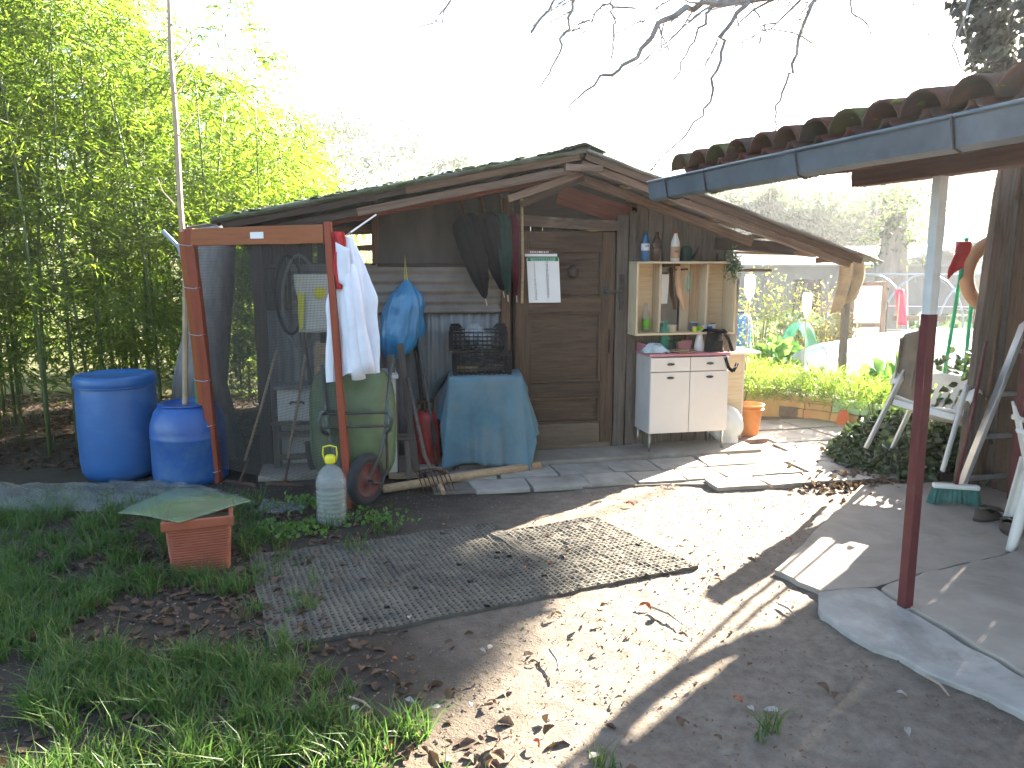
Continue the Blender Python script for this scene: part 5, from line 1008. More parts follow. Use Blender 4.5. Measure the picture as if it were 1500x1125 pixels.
# ================================================================== GARDEN BEHIND
def Wg(x, y, z=0): return Vector((x, y, z))
# raised bed edging: painted blocks in two courses
bd0, bd1, bd2 = G(1098, 606), G(1142, 608), G(1303, 628)
bed = thing('raised_bed', 'raised vegetable bed edged with ochre and mint painted blocks', 'planting bed', bd1)
def blk(p0, p1, z0, z1, mat, th=.09): 
    o = board('block', Vector((p0.x, p0.y, (z0 + z1) / 2)) - bd1, Vector((p1.x, p1.y, (z0 + z1) / 2)) - bd1, th, z1 - z0 - .006, mat, bed, jit=.006, bev=.008)
blk(bd0 + Vector((-.2, .02, 0)), bd1, -.02, .30, 'ochre')
dv = bd2 - bd1
for k in range(4):
    a_, b_ = bd1 + dv * (k / 4 + .004), bd1 + dv * ((k + 1) / 4 - .004); blk(a_ + Vector((0, .03, 0)), b_ + Vector((0, .03, 0)), .0, .10, 'ochre' if k < 3 else 'tile', .10); blk(a_, b_, .10, .17, 'ochre' if k < 2 else 'mint', .09); blk(a_, b_, .17, .235, 'ochre' if k < 2 else 'mint', .075)
o = MB().prism([(-.07, 0, 0), (.08, 0, 0), (.05, 0, .16), (-.02, 0, .17)], (0, .03, 0)).build('tile_shard', 'tile_orange'); o.location = G(1233, 624) + Vector((0, -.02, 0)); o.rotation_euler = (-.3, 0, -.2); tag(o, 'broken orange tile leaning on the raised bed edge', 'tile')
bx2 = Vector((6.2, 10.6, 0)); bx3 = Vector((2.75, 10.4, 0))
MB().prism([p - bd1 + Vector((0, .04, .0)) for p in (bd1 + Vector((-.3, .1, 0)), bd2 + Vector((0, .05, 0)), bx2, bx3)], (0, 0, .16)).build('soil', 'clod', bed)
# feathery plants, chard, cabbages
def plant(name, label, loc, n, rad, h_, L, W_, mat, cat='plant', group=None, up=.7, stems=0):
    r_ = rng.random(n) ** .5 * rad; th = rng.random(n) * 6.283; z_ = h_ * (.15 + .85 * rng.random(n)) * (1 - .45 * (r_ / rad) ** 2)
    P = np.stack([r_ * np.cos(th), r_ * np.sin(th), z_], 1); d = rnd_dirs(n, up) + np.stack([np.cos(th), np.sin(th), 0 * th], 1) * .5
    t_ = thing(name, label, cat, loc, random.random() * 6, group); (leafround if W_ > .06 else leafmesh)('foliage', P, d, L * (.6 + .7 * rng.random(n)), W_ * (.7 + .5 * rng.random(n)), mat, t_)
    q = MB()
    for k in range(max(3, stems)): a = random.random() * 6.28; e = rad * random.uniform(.2, .8); q.tube([(e * .2 * math.cos(a), e * .2 * math.sin(a), -.02), (e * .6 * math.cos(a), e * .6 * math.sin(a), h_ * .45), (e * math.cos(a), e * math.sin(a), h_ * .85)], [.008, .005, .002], 5)
    q.build('stem', 'bamboo_green' if mat != 'leaf_rose' and mat != 'leaf_rose_red' else 'bark_far', t_); return t_
k = 0
for (u_, v_, s_) in ((1095, 592, .30), (1122, 590, .32), (1150, 588, .34), (1180, 592, .34), (1210, 596, .34), (1240, 600, .34), (1268, 604, .34), (1292, 610, .30), (1108, 572, .34), (1145, 574, .32), (1090, 560, .34), (1185, 582, .3), (1225, 588, .3)):
    p = G(u_, v_, .16); p.z = .16; p.y += .18
    plant('feathery_plant', 'lime green feathery plant in the raised bed', p, 420, s_, .34, .10, .008, 'leaf_fennel', 'plant', 'feathery plants in the raised bed', .9)
for (u_, v_, lab) in ((1298, 588, 'broad leaved green chard at the end of the raised bed'), (1320, 600, 'broad leaved chard next to the grey sacking'), (1128, 540, 'yellow green broad leaved plant beside the green net')):
    p = G(u_, v_, .1); p.z = .05; plant('leafy_vegetable', lab, p, 46, .24, .42, .26, .15, 'leaf_veg', 'plant', None, .8)
for k in range(26):
    p = Vector((random.uniform(6.2, 12), random.uniform(12.5, 18.5), 0)); plant('cabbage_plant', 'bluish green cabbage growing in the rows beyond the fence', p, 50, .30, .36, .24, .17, 'leaf_cab', 'plant', 'cabbages beyond the wire fence', .6)
# fleece tunnels
def tunnel(label, p0, p1, w_, h_, mat='fleece', nm='fleece_tunnel'):
    p0, p1 = Vector(p0), Vector(p1); d_ = p1 - p0; s_ = Vector((-d_.y, d_.x, 0)).normalized(); t_ = thing(nm, label, 'row cover', p0, 0, 'fleece row covers')
    def f(a, b_):
        th = math.pi * a; e = math.sin(math.pi * min(1, max(0, b_ * 1.0))) ** .25 if b_ not in (0, 1) else .15
        bumpy = 1 + .05 * math.sin(b_ * 25) + .08 * noise.noise((a * 3, b_ * 6, h_))
        return d_ * b_ + s_ * (w_ * math.cos(th) * (.4 + .6 * e)) + Vector((0, 0, h_ * math.sin(th) ** .8 * e * bumpy - .01))
    MB().grid(f, 18, 30).build('cover', mat, t_, smooth=True); q = MB()
    for k in range(6): b_ = .08 + k * .168; q.tube([f(i / 12, b_) * .99 for i in range(13)], .006, 5)
    q.build('hoop', 'pipe', t_)
tunnel('long white fleece tunnel behind the raised bed', (3.7, 9.75, .0), (8.2, 10.2, .0), .6, .60); tunnel('white fleece tunnel beside the green net', (4.0, 11.0, .0), (8.8, 11.6, .0), .5, .62); tunnel('white fleece tunnel next to the slatted gate', (4.9, 12.1, 0), (10.5, 12.5, 0), .5, .6); tunnel('low white fleece cover near the tipped chair', (5.2, 8.9, 0), (8.6, 9.2, 0), .5, .42)
q = MB(); nb = G(1155, 545); q.grid(lambda a, b_: (nb.x - .05 + .55 * b_ + .05 * math.sin(a * 9), nb.y + .5 * a, .75 * math.sin(3.14 * (.12 + .86 * b_)) * (1 - .1 * a)), 10, 14); tag(q.build('green_net', 'net_green', smooth=True, org=nb), 'green net draped over the end of the white fleece', 'net')
# gate with white panels
gt = thing('garden_gate', 'wooden framed gate with white panels beyond the vegetable bed', 'gate', G(1265, 528))
gp = [D(u_, v_, gt.location.y) for u_, v_ in ((1246, 412), (1285, 412))]; gw = .52; gh = gp[0].z
for x_ in (-gw / 2, gw / 2): board('stile', (x_, 0, 0), (x_, 0, gh), .07, .05, 'wood_rafter', gt, Zv)
for z_ in (.08, gh * .45, gh - .04): board('rail', (-gw / 2 + .04, 0, z_), (gw / 2 - .04, 0, z_), .045, .07, 'wood_rafter', gt)
for za, zb in ((.12, gh * .45 - .04), (gh * .45 + .04, gh - .08)): MB().box((0, .01, (za + zb) / 2), (gw - .08, .012, zb - za)).build('panel', 'fleece', gt)
# hoops of a bare tunnel
hp = thing('tunnel_frame', 'row of bare metal hoops of a plant tunnel beyond the gate', 'tunnel frame', (8.0, 15.0, 0))
for k in range(6):
    c_ = Vector((-1.3 + k * 1.02, -.4 - .08 * k, 0)); MB().tube([(c_.x + .78 * math.cos(R(t_)), c_.y, max(0, .35 + 1.05 * math.sin(R(t_)) if 0 < t_ < 180 else -.02)) for t_ in range(0, 181, 12)], .022, 6).build('hoop', 'pipe', hp, smooth=True)
MB().tube([(-1.6, -.4, 1.40), (4.2, -.8, 1.40)], .018, 6).build('ridge_bar', 'pipe', hp)
# wire fence
wf = thing('wire_fence', 'low wire fence on thin posts across the garden', 'fence', (6.4, 13.2, 0))
for k in range(8): MB().tube([(k * .75, .02 * k, -.02), (k * .75 + random.uniform(-.04, .04), .02 * k, .95)], .014, 6).build('post', 'iron', wf)
for z_ in (.28, .48, .88): MB().tube([(-.3, 0, z_), (2.6, .06, z_ - .03), (5.4, .15, z_)], .007, 5).build('wire', 'alu', wf)
board('rail', (.1, -.02, .68), (1.0, -.02, .66), .03, .09, 'wood_grey', wf)
# bottles upended on canes (white), blue bucket, red cloth in the garden
for (u_, v_, y_, lab) in ((1182, 447, 9.4, 'white plastic bottle upended on a cane among the rose bushes'), (1098, 422, 8.6, 'clear bottle upended on a cane beside the grey sheet'), (1352, 470, 13.0, 'white bottle upended on a cane by the wire fence'), (1262, 380, 10.5, 'white bottle hanging near the brown sacking')):
    p = D(u_, v_, y_); t_ = thing('bottle_scarer', lab, 'bottle', (p.x, p.y, 0)); MB().tube([(0, 0, 0), (0, 0, p.z)], .008, 6).build('cane', 'bamboo_wood', t_); MB().lathe([(.016, -.15), (.02, -.12), (.05, -.06), (.055, .0), (.055, .12), (.045, .15), (0, .155)], (0, 0, p.z), 16).build('bottle', 'fleece', t_, smooth=True)
p = G(1094, 520); t_ = thing('blue_drum', 'bright blue plastic drum among the rose bushes', 'drum', p + Vector((0, .6, 0))); MB().lathe([(.2, 0), (.23, .05), (.24, .55), (.2, .66), (.12, .7), (0, .705)], (0, 0, 0), 24).build('body', M('light_blue_plastic', (.04, .25, .60), .15, 4, .4, .05), t_, smooth=True); MB().lathe([(.12, .70), (.13, .70), (.13, .74), (0, .745)], (0, 0, 0), 18).build('cap', 'black_plastic', t_)
rr = D(1316, 450, 13.1); tag(MB().grid(lambda a, b_: rr + Vector(((a - .5) * .16 + .1 * b_, .02 * math.sin(a * 8), .3 - .6 * b_)), 6, 8).build('red_ribbon', M('red_plastic', (.6, .02, .07), .2, 5, .5, .1), smooth=True, solid=.01, org=rr), 'red ribbon hanging on the wire fence', 'ribbon')
tag(MB().tube([Vector((rr.x, rr.y, 0)), rr + Vector((0, 0, .32))], .012, 6).build('fence_cane', 'bamboo_wood', org=(rr.x, rr.y, 0)), 'cane holding the red ribbon by the wire fence', 'cane')
# brown sacking on the canopy corner
hy = 1.5; hb_ = Sh(1243, 385, hy); q = MB(); kk = 1.3; q.grid(lambda a, b_: toW((hb_.x + kk * (-.115 + .21 * a + .02 * math.sin(b_ * 4) - .03 * b_ * (1 - a)), hy - .06 + .035 * math.sin(a * 11 + b_ * 2), hb_.z + .03 - kk * (.37 + .09 * (1 - a) - .06 * a) * b_)), 18, 14); tag(q.build('brown_sacking', 'cloth_brown', smooth=True, solid=.008, org=toW((hb_.x, hy, hb_.z - .4))), 'ragged brown sacking hanging on a garden post behind the canopy', 'cloth')
gp_ = board('garden_post', toW((hb_.x, hy, -.02)), toW((hb_.x, hy, hb_.z + .05)), .07, .07, 'wood_grey', None, Zv); tag(gp_, 'weathered garden post carrying the brown sacking', 'post')
# ================================================================== RUBBER MATS
mA, mB = G(398, 952), G(1030, 832); e1 = (mB - mA).normalized(); e2 = Vector((-e1.y, e1.x, 0)); LM = (mB - mA).length
def mat_tile(label, s0, s1, d0, d1, sk=.0, pit=.031):
    nx_, ny_ = int((s1 - s0) / pit), int((d1 - d0) / pit); vs = []; fs = []; idx = {}
    def pt_(i, j, z, fx=0., fy=0.):
        s_ = s0 + (i + fx) * pit; d_ = d0 + (j + fy) * pit; p = mA + e1 * (s_ - sk * d_) + e2 * d_
        ed = min(i + fx, j + fy, nx_ - i - fx, ny_ - j - fy); w_ = .008 * noise.noise((p.x * 4, p.y * 4, 2)) * (1 if ed < 3 else .4)
        curl = .012 * max(0, noise.noise((p.x * 2.2, p.y * 2.2, 6))) * max(0, 1 - ed / 5)
        return (p.x + w_, p.y + w_, gz(p.x, p.y) + z + curl)
    def V(k, *a):
        if k not in idx: idx[k] = len(vs); vs.append(pt_(*a))
        return idx[k]
    for j in range(ny_):
        for i in range(nx_):
            if random.random() < .004: continue
            o_ = [V((i, j, 't'), i, j, .017), V((i + 1, j, 't'), i + 1, j, .017), V((i + 1, j + 1, 't'), i + 1, j + 1, .017), V((i, j + 1, 't'), i, j + 1, .017)]
            h_ = .30 + random.uniform(-.03, .03); ii = []; bb_ = []
            for (fx, fy) in ((h_, h_), (1 - h_, h_), (1 - h_, 1 - h_), (h_, 1 - h_)):
                ii.append(len(vs)); vs.append(pt_(i, j, .014, fx, fy)); bb_.append(len(vs)); vs.append(pt_(i, j, -.004, fx, fy))
            for k in range(4): k2 = (k + 1) % 4; fs += [(o_[k], o_[k2], ii[k2], ii[k]), (ii[k], ii[k2], bb_[k2], bb_[k])]
    for i in range(nx_):
        for j, s_ in ((0, 1), (ny_, -1)):
            if (i, j, 't') in idx and (i + 1, j, 't') in idx: fs.append((idx[(i, j, 't')], idx[(i + 1, j, 't')], V((i + 1, j, 'b'), i + 1, j, -.006), V((i, j, 'b'), i, j, -.006)))
    for j in range(ny_):
        for i in (0, nx_):
            if (i, j, 't') in idx and (i, j + 1, 't') in idx: fs.append((idx[(i, j, 't')], idx[(i, j + 1, 't')], V((i, j + 1, 'b'), i, j + 1, -.006), V((i, j, 'b'), i, j, -.006)))
    me = bpy.data.meshes.new('rubber_mat'); me.from_pydata(vs, [], fs); me.update(); o = link('rubber_mat', me, 'matrub'); tag(o, label, 'mat', 'perforated mats on the ground')
mat_tile('large perforated rubber mat half in shade before the shed', .0, LM * .665, .0, 1.13); mat_tile('smaller perforated rubber mat lying fully in the sun', LM * .665 + .008, LM, .015, .95, .12)

# ================================================================== GRASS AND LITTER
def blades(name, P, h_, w_, lean, mat, parent=None):
    n = len(P); P = np.asarray(P, float); th = rng.random(n) * 6.283; ld = rng.random(n) * 6.283
    s_ = np.stack([np.cos(th), np.sin(th), 0 * th], 1); l_ = np.stack([np.cos(ld), np.sin(ld), 0 * ld], 1) * (lean * rng.random(n) * h_)[:, None]; up = np.array([0, 0, 1.])
    w_ = np.broadcast_to(w_, (n,))[:, None]; hh = h_[:, None]
    V = np.stack([P - s_ * w_ / 2, P + s_ * w_ / 2, P + up * hh * .55 + l_ * .35 + s_ * w_ * .4, P + up * hh * .55 + l_ * .35 - s_ * w_ * .4, P + up * hh * .85 + l_], 1).reshape(-1, 3)
    me = bpy.data.meshes.new(name); me.vertices.add(5 * n); me.vertices.foreach_set('co', V.ravel()); me.loops.add(7 * n); me.polygons.add(2 * n); k = np.arange(n) * 5
    me.loops.foreach_set('vertex_index', np.stack([k, k + 1, k + 2, k + 3, k + 3, k + 2, k + 4], 1).ravel())
    st_ = np.stack([np.arange(n) * 7, np.arange(n) * 7 + 4], 1).ravel(); me.polygons.foreach_set('loop_start', st_); me.polygons.foreach_set('loop_total', np.tile([4, 3], n)); me.update(); me.validate()
    return link(name, me, mat, parent)
def edge_x(y):                                   # right limit of the lawn
    pts = [(1.3, .15), (2.05, -.05), (2.35, -.55), (2.9, -.95), (3.3, -1.05), (3.75, -1.25), (4.3, -1.45), (5.3, -1.9)]
    return float(np.interp(y, [a for a, b_ in pts], [b_ for a, b_ in pts]))
P = []; tries = 0
while len(P) < 6000 and tries < 150000:           # tufts
    tries += 1; y = random.uniform(1.35, 5.15); x = random.uniform(-4.2, .4)
    if x > edge_x(y) + random.gauss(0, .10): continue
    if random.random() > (1.3 - y * .15): continue
    m_ = .7 * noise.noise((x * 1.6, y * 1.8, 3)) + .75 * noise.noise((x * 4.5, y * 5.5, 7)) + .35 * noise.noise((x * 11, y * 12, 2)) - (.55 if (-1.9 < x < -1.0 and 3.0 < y < 3.55) else 0)
    if m_ < -.02 + random.uniform(-.1, .1): continue
    if abs(x - plp.x) < .2 and abs(y - plp.y) < .2: continue
    P.append((x, y))
for (u_, v_, n_) in ((435, 880, 5), (480, 990, 4), (485, 1000, 3), (590, 1075, 8), (540, 1085, 12), (610, 1080, 5), (380, 905, 4), (525, 800, 5), (470, 770, 6), (410, 790, 8), (1125, 1070, 4), (430, 815, 5), (560, 775, 6), (900, 1118, 3)):
    for k in range(n_): q_ = G(u_ + random.gauss(0, 14), v_ + random.gauss(0, 7)); P.append((q_.x, q_.y))
BP = []; BH = []
for (x, y) in P:
    nb_ = random.randint(7, 15); hs_ = random.uniform(.035, .13) * (1.1 if y < 3 else 1)
    for k in range(nb_): a, r_ = random.random() * 6.28, random.random() * .035; xx, yy = x + r_ * math.cos(a), y + r_ * math.sin(a); BP.append((xx, yy, gz(xx, yy) - .004)); BH.append(hs_ * random.uniform(.6, 1.35))
o = blades('grass', BP, np.array(BH), .006, 1.25, 'grass'); o['kind'] = 'stuff'; o['label'] = 'tufty green grass around the terracotta planter'
# rough green cover of the garden
n = 26000; X = rng.uniform(2.2, 17, n); Y = rng.uniform(9.2, 24, n); keep = (X > 2.2 + (Y - 9) * .12); X, Y = X[keep], Y[keep]
o = blades('garden_weeds', np.stack([X, Y, 0 * X - .02], 1), rng.uniform(.06, .20, len(X)), .016, 1.0, 'grass'); o['kind'] = 'stuff'; o['label'] = 'rough green weeds between the vegetable rows'
# weeds at the foot of the jug and along the frame
n = 420; cx_ = rng.choice(4, n); cs_ = [G(400, 785), G(440, 778), G(545, 765), G(450, 740)]; PP = np.array([(cs_[c_].x + rng.normal() * .12, cs_[c_].y + rng.normal() * .07, .0) for c_ in cx_]); PP[:, 2] = .005 + rng.random(n) * .05
o = leafmesh('weeds', PP, rnd_dirs(n, .5), .035, .028, 'leaf_veg'); o['kind'] = 'stuff'; o['label'] = 'small leafy weeds at the foot of the water jug'
# leaf litter and soil crumbs
def litter(name, label, gen, n, L, W_, mat, up=1.5):
    P_ = []
    for k in range(n): x, y = gen(); P_.append((x, y, gz(x, y) + random.uniform(.001, .010)))
    d_ = rnd_dirs(n); d_[:, 2] *= .25; o = leafround(name, P_, d_, L * (.4 + rng.random(n)), W_ * (.5 + rng.random(n)), mat, N=rng.normal(size=(n, 3)) * .35 + np.array([0, 0, 1.])); o['kind'] = 'stuff'; o['label'] = label
def g1(): p = G(random.gauss(1245, 45), random.gauss(688, 14)); return p.x, p.y
litter('leaf_litter', 'drift of brown leaf litter beside the ivy', g1, 1500, .055, .035, 'dead_leaf')
def g2(): return random.uniform(-2.6, 3.0), random.uniform(1.6, 5.6)
litter('soil_litter', 'scattered bits of twig and leaf on the earth', g2, 4500, .015, .006, 'litter')
def g3(): y = random.uniform(1.6, 5.0); return edge_x(y) + random.gauss(-.35, .5), y
litter('lawn_litter', 'dark dead leaves caught in the grass', g3, 2400, .05, .03, 'dead_leaf')
def g4(): return random.uniform(-6.5, -2.4), random.uniform(5.9, 9.5)
litter('grove_litter', 'dry leaves on the ground under the bamboo', g4, 6000, .08, .02, 'dead_leaf')
cq_v = []; cq_f = []
ico = [(0, 0, 1), (.9, 0, .2), (.28, .86, .15), (-.73, .53, .2), (-.73, -.53, .1), (.28, -.86, .2), (0, 0, -.6)]; icf = [(0, 1, 2), (0, 2, 3), (0, 3, 4), (0, 4, 5), (0, 5, 1), (6, 2, 1), (6, 3, 2), (6, 4, 3), (6, 5, 4), (6, 1, 5)]
for k in range(16000):
    x, y = (random.uniform(-2.2, 3.0), random.uniform(1.6, 5.5)); r_ = .0014 + .006 * random.random() ** 5; z_ = gz(x, y) + r_ * .3; a = random.random() * 6.28; c_, s_ = math.cos(a) * r_, math.sin(a) * r_; b_ = len(cq_v)
    for (px_, py_, pz_) in ico: q_ = random.uniform(.7, 1.3); cq_v.append((x + (px_ * c_ - py_ * s_) * q_, y + (px_ * s_ + py_ * c_) * q_, z_ + pz_ * r_ * .8))
    cq_f += [(i + b_, j + b_, l + b_) for (i, j, l) in icf]
me = bpy.data.meshes.new('soil_crumbs'); me.from_pydata(cq_v, [], cq_f); o = link('soil_crumbs', me, 'clod'); o['kind'] = 'stuff'; o['label'] = 'small stones and soil crumbs on the earth'
# single fallen leaves
def leaf_obj():
    q = MB(); wv = lambda b_: .5 * math.sin(math.pi * b_ ** .8) ** .8
    q.grid(lambda a, b_: ((b_ - .5) * .10, (a - .5) * .06 * (wv(b_) * 2 + .04), .012 * (2 * a - 1) ** 2 + .018 * math.sin(b_ * 3.1) + .004 * math.sin(9 * b_ + 5 * a)), 4, 6); q.tube([(-.05, 0, .0), (-.075, .006, .004)], .0012, 4); return q
base_l = leaf_obj().build('fallen_leaf', 'dead_leaf', smooth=True); base_m = base_l.data
bright = M('russet_leaf', (.36, .10, .035), .4, 30, .7, .1); m2_ = base_m.copy(); m2_.materials.clear(); m2_.materials.append(bright); pale = M('bleached_leaf', (.33, .29, .25), .3, 30, .8, .1); m3_ = base_m.copy(); m3_.materials.clear(); m3_.materials.append(pale)
spots = [(365, 1105, 1), (570, 1100, 1), (500, 1110, 1), (690, 1030, 2), (640, 1037, 2), (720, 1030, 0), (600, 905, 2), (705, 958, 2), (718, 950, 2), (815, 905, 0), (885, 890, 0), (1155, 790, 1), (1100, 822, 0), (1090, 830, 2), (1045, 742, 2), (985, 712, 2), (835, 805, 0), (805, 825, 1), (770, 832, 1), (912, 822, 1), (770, 822, 0), (520, 1040, 2), (350, 870, 0), (300, 945, 0), (210, 910, 0), (170, 935, 0), (380, 1085, 0), (1045, 810, 0), (1040, 838, 2), (1060, 835, 0), (880, 950, 0), (960, 905, 0), (1000, 930, 0), (945, 890, 1), (1230, 905, 0), (1100, 1040, 2), (1330, 1075, 2), (1320, 1020, 2), (1205, 1010, 0), (1225, 1020, 0), (440, 920, 0), (480, 918, 0), (560, 880, 0), (650, 770, 1), (700, 775, 0), (610, 745, 0)]
for k in range(34): p = G(random.uniform(420, 1180), random.uniform(740, 1110)); spots.append((p.x, p.y, random.choice((0, 0, 0, 2, 1)), 1))
for k in range(34): y = random.uniform(1.7, 4.6); spots.append((edge_x(y) - abs(random.gauss(0, .6)), y, 0, 1))
for i, sp3 in enumerate(spots):
    p = G(sp3[0], sp3[1]) if len(sp3) == 3 else Vector((sp3[0], sp3[1], 0)); kd = sp3[2]
    o = base_l if i == 0 else bpy.data.objects.new('fallen_leaf', base_m); o.data = (base_m, m2_, m3_)[kd]
    if i: COL.objects.link(o)
    s_ = random.uniform(.28, .6); o.location = (p.x, p.y, gz(p.x, p.y) + .012); o.rotation_euler = (random.uniform(-.3, .3), random.uniform(-.25, .25), random.random() * 6.28); o.scale = (s_, s_ * random.uniform(.7, 1), s_ * random.uniform(.6, 1.4))
    tag(o, ('dull brown fallen leaf lying on the ground', 'bright russet fallen leaf lying on the ground', 'bleached grey fallen leaf lying on the ground')[kd], 'leaf', ('dull brown fallen leaves', 'russet fallen leaves', 'bleached fallen leaves')[kd])
for (u_, v_, u2, v2, lab) in ((955, 893, 1000, 917, 'dark thin twig lying on the sunlit earth'), (805, 955, 820, 990, 'short broken twig lying in the sun near the mats'), (1140, 888, 1165, 905, 'thick dark stick lying at the concrete kerb'), (1356, 995, 1390, 1022, 'pale dry straw lying along the concrete kerb'), (510, 1025, 545, 1042, 'pale straw lying on the shaded earth')):
    a_, b_ = G(u_, v_), G(u2, v2); tag(MB().tube([a_ + Vector((0, 0, .012)), a_.lerp(b_, .5) + Vector((.01, 0, .016)), b_ + Vector((0, 0, .008))], [.006, .005, .003], 6).build('twig', 'bark' if 'dark' in lab or 'broken' in lab else 'bamboo_wood', org=a_), lab, 'twig')

# ================================================================== BAMBOO
def bamboo(label, cx, cy, hgt, nc=6, nl=8500, spread=.55, low=.22):
    t_ = thing('bamboo_clump', label, 'bamboo', (cx, cy, 0), 0, 'bamboo grove'); LP = []; LD = []
    for c_ in range(nc):
        a = random.random() * 6.28; r_ = random.random() * spread; bx0, by0 = r_ * math.cos(a), r_ * math.sin(a); ln = random.uniform(.2, .7); la = random.random() * 6.28; h_ = hgt * random.uniform(.72, 1.05)
        def cv(f): return Vector((bx0 + ln * math.cos(la) * f ** 2.2, by0 + ln * math.sin(la) * f ** 2.2, h_ * (f - .10 * f ** 3)))
        MB().tube([cv(k / 9) for k in range(10)], [.016 * (1 - k / 9) + .003 for k in range(10)], 6).build('culm', 'bamboo_green', t_, smooth=True)
        nbr = max(10, int(nl / nc / 34))
        for k in range(nbr):
            f = low + (1 - low) * random.random() ** .8; p0 = cv(f); ba = random.random() * 6.28; bl = random.uniform(.35, .95) * (1.15 - .55 * f); rise = random.uniform(.0, .6)
            d0 = Vector((math.cos(ba), math.sin(ba), rise)); m_ = 34
            fr_ = rng.random(m_) ** .6
            for q_ in fr_: LP.append(p0 + d0 * (bl * q_) + Vector((random.gauss(0, .05), random.gauss(0, .05), -.45 * bl * q_ * q_ + random.gauss(0, .04)))); LD.append((d0.x + random.gauss(0, .7), d0.y + random.gauss(0, .7), rise * .2 - .55 + random.gauss(0, .45)))
    n = len(LP); leafmesh('foliage', np.array([tuple(p) for p in LP]), np.array(LD), rng.uniform(.075, .15, n), rng.uniform(.011, .018, n), 'leaf_bamboo', t_, fold=.15, tip=.35)
gl = [(-5.7, 6.3, 4.9), (-4.75, 6.6, 5.2), (-3.95, 6.6, 4.7), (-3.35, 7.3, 4.6), (-5.3, 8.0, 6.2), (-4.2, 8.4, 5.6), (-3.25, 8.8, 4.5), (-2.95, 10.2, 3.7), (-6.9, 7.3, 6.0), (-6.5, 9.3, 6.8), (-3.9, 10.5, 5.0), (-3.0, 11.8, 3.9), (-5.2, 10.4, 6.6), (-4.9, 5.9, 3.6), (-7.6, 8.8, 7.0), (-2.7, 8.0, 3.4), (-6.0, 12.0, 6.5), (-8.2, 11.0, 7.0), (-4.4, 13, 4.6), (-9, 9, 7), (-5.6, 11.5, 5.5), (-7.2, 12.5, 7), (-3.6, 12.4, 3.6), (-8.6, 13.5, 7.5)]
for i, (x, y, h_) in enumerate(gl): bamboo('tall leafy bamboo clump growing left of the shed', x, y, h_, 6, 13000 if i < 9 else 10000, .6, .14 if y < 7 else (.10 if y < 10 else .02))
# stump-like dark trunk beside the shed wall
tag(MB().tube([(-2.55, 6.35, -.05), (-2.62, 6.4, .6), (-2.5, 6.45, 1.3), (-2.42, 6.5, 1.9)], [.30, .22, .17, .14], 12).build('dead_tree', 'bark', org=(-2.55, 6.35, 0), smooth=True), 'dark old trunk standing between bamboo and shed corner', 'tree')

# ================================================================== TREES
def crown_tree(name, label, loc, h_, rad, n, L, mat, trunk_r=.15, base=.3, kind='round', group=None, bark='bark_far'):
    t_ = thing(name, label, 'tree', loc, 0, group); q = MB(); q.tube([(0, 0, -.1), (.05, 0, h_ * .3), (-.03, .03, h_ * .6), (0, 0, h_ * .95)], [trunk_r, trunk_r * .8, trunk_r * .5, .02], 9); limbs = []
    for k in range(22):
        f = random.uniform(base, .92); a = random.random() * 6.28; w_ = rad * ((1.05 - f) * 1.25 if kind == 'fir' else math.sin(math.pi * min(1, .22 + .72 * (f - base) / (1 - base))) ** .7); ds = Vector((math.cos(a) * w_, math.sin(a) * w_, (-.08 if kind == 'fir' else .5) * w_)); p0 = Vector((0, 0, h_ * f)); limbs.append((p0, ds)); q.tube([p0, p0 + ds * .5 + Vector((0, 0, .05)), p0 + ds], [trunk_r * .3, trunk_r * .18, .012], 5)
    q.build('trunk', bark, t_, smooth=True)
    P_ = []; 
    for k in range(n // 30):
        p0, ds = random.choice(limbs); c_ = p0 + ds * random.uniform(.35, 1.05) + Vector((random.gauss(0, .12 * rad), random.gauss(0, .12 * rad), random.gauss(0, .10 * rad))); s_ = rad * random.uniform(.05, .14)
        for j in range(30): P_.append((c_.x + random.gauss(0, s_), c_.y + random.gauss(0, s_), c_.z + random.gauss(0, s_ * .7)))
    nn = len(P_); leafmesh('crown', np.array(P_), rnd_dirs(nn, -.2), L * (.6 + .8 * rng.random(nn)), L * .45 * (.6 + .8 * rng.random(nn)), mat, t_)
crown_tree('fir_tree', 'tall dark fir beyond the vegetable garden', (27, 57, 0), 11.6, 4.9, 9000, .42, 'leaf_fir', .25, .12, 'fir'); crown_tree('fir_tree', 'second slimmer fir behind the tunnel hoops', (34.5, 63, 0), 12, 4.6, 8000, .45, 'leaf_fir', .25, .1, 'fir')
for (x, y, h_, r_, lab) in ((12, 35, 4.0, 2.9, 'dense dark bush-like tree behind the rose bushes'), (16.6, 37, 3.8, 2.7, 'low dark tree left of the gate'), (7.5, 30, 3.6, 2.4, 'rounded bush-like tree beyond the rose bushes'), (10.5, 34, 4.2, 3.0, 'broad pale tree left of the dark firs'), (23, 38, 5.5, 3.6, 'broad leafy tree at the far right of the firs'), (3.2, 36, 5.0, 3.2, 'leafy tree showing above the shed roof ridge'), (-1.8, 34, 4.6, 2.6, 'thin crowned tree showing above the mossy roof'), (28, 40, 7, 4, 'large tree far behind the pergola post'), (-8, 36, 7, 4.5, 'large tree far behind the bamboo grove')): crown_tree('broadleaf_tree', lab, (x * (1.8 if y != 35 and y != 37 else 1), y * (1.8 if y != 35 and y != 37 else 1), 0), h_ * (1.8 if y != 35 and y != 37 else 1), r_ * (1.8 if y != 35 and y != 37 else 1), 5200, .40, 'leaf_tree', .2, .22)
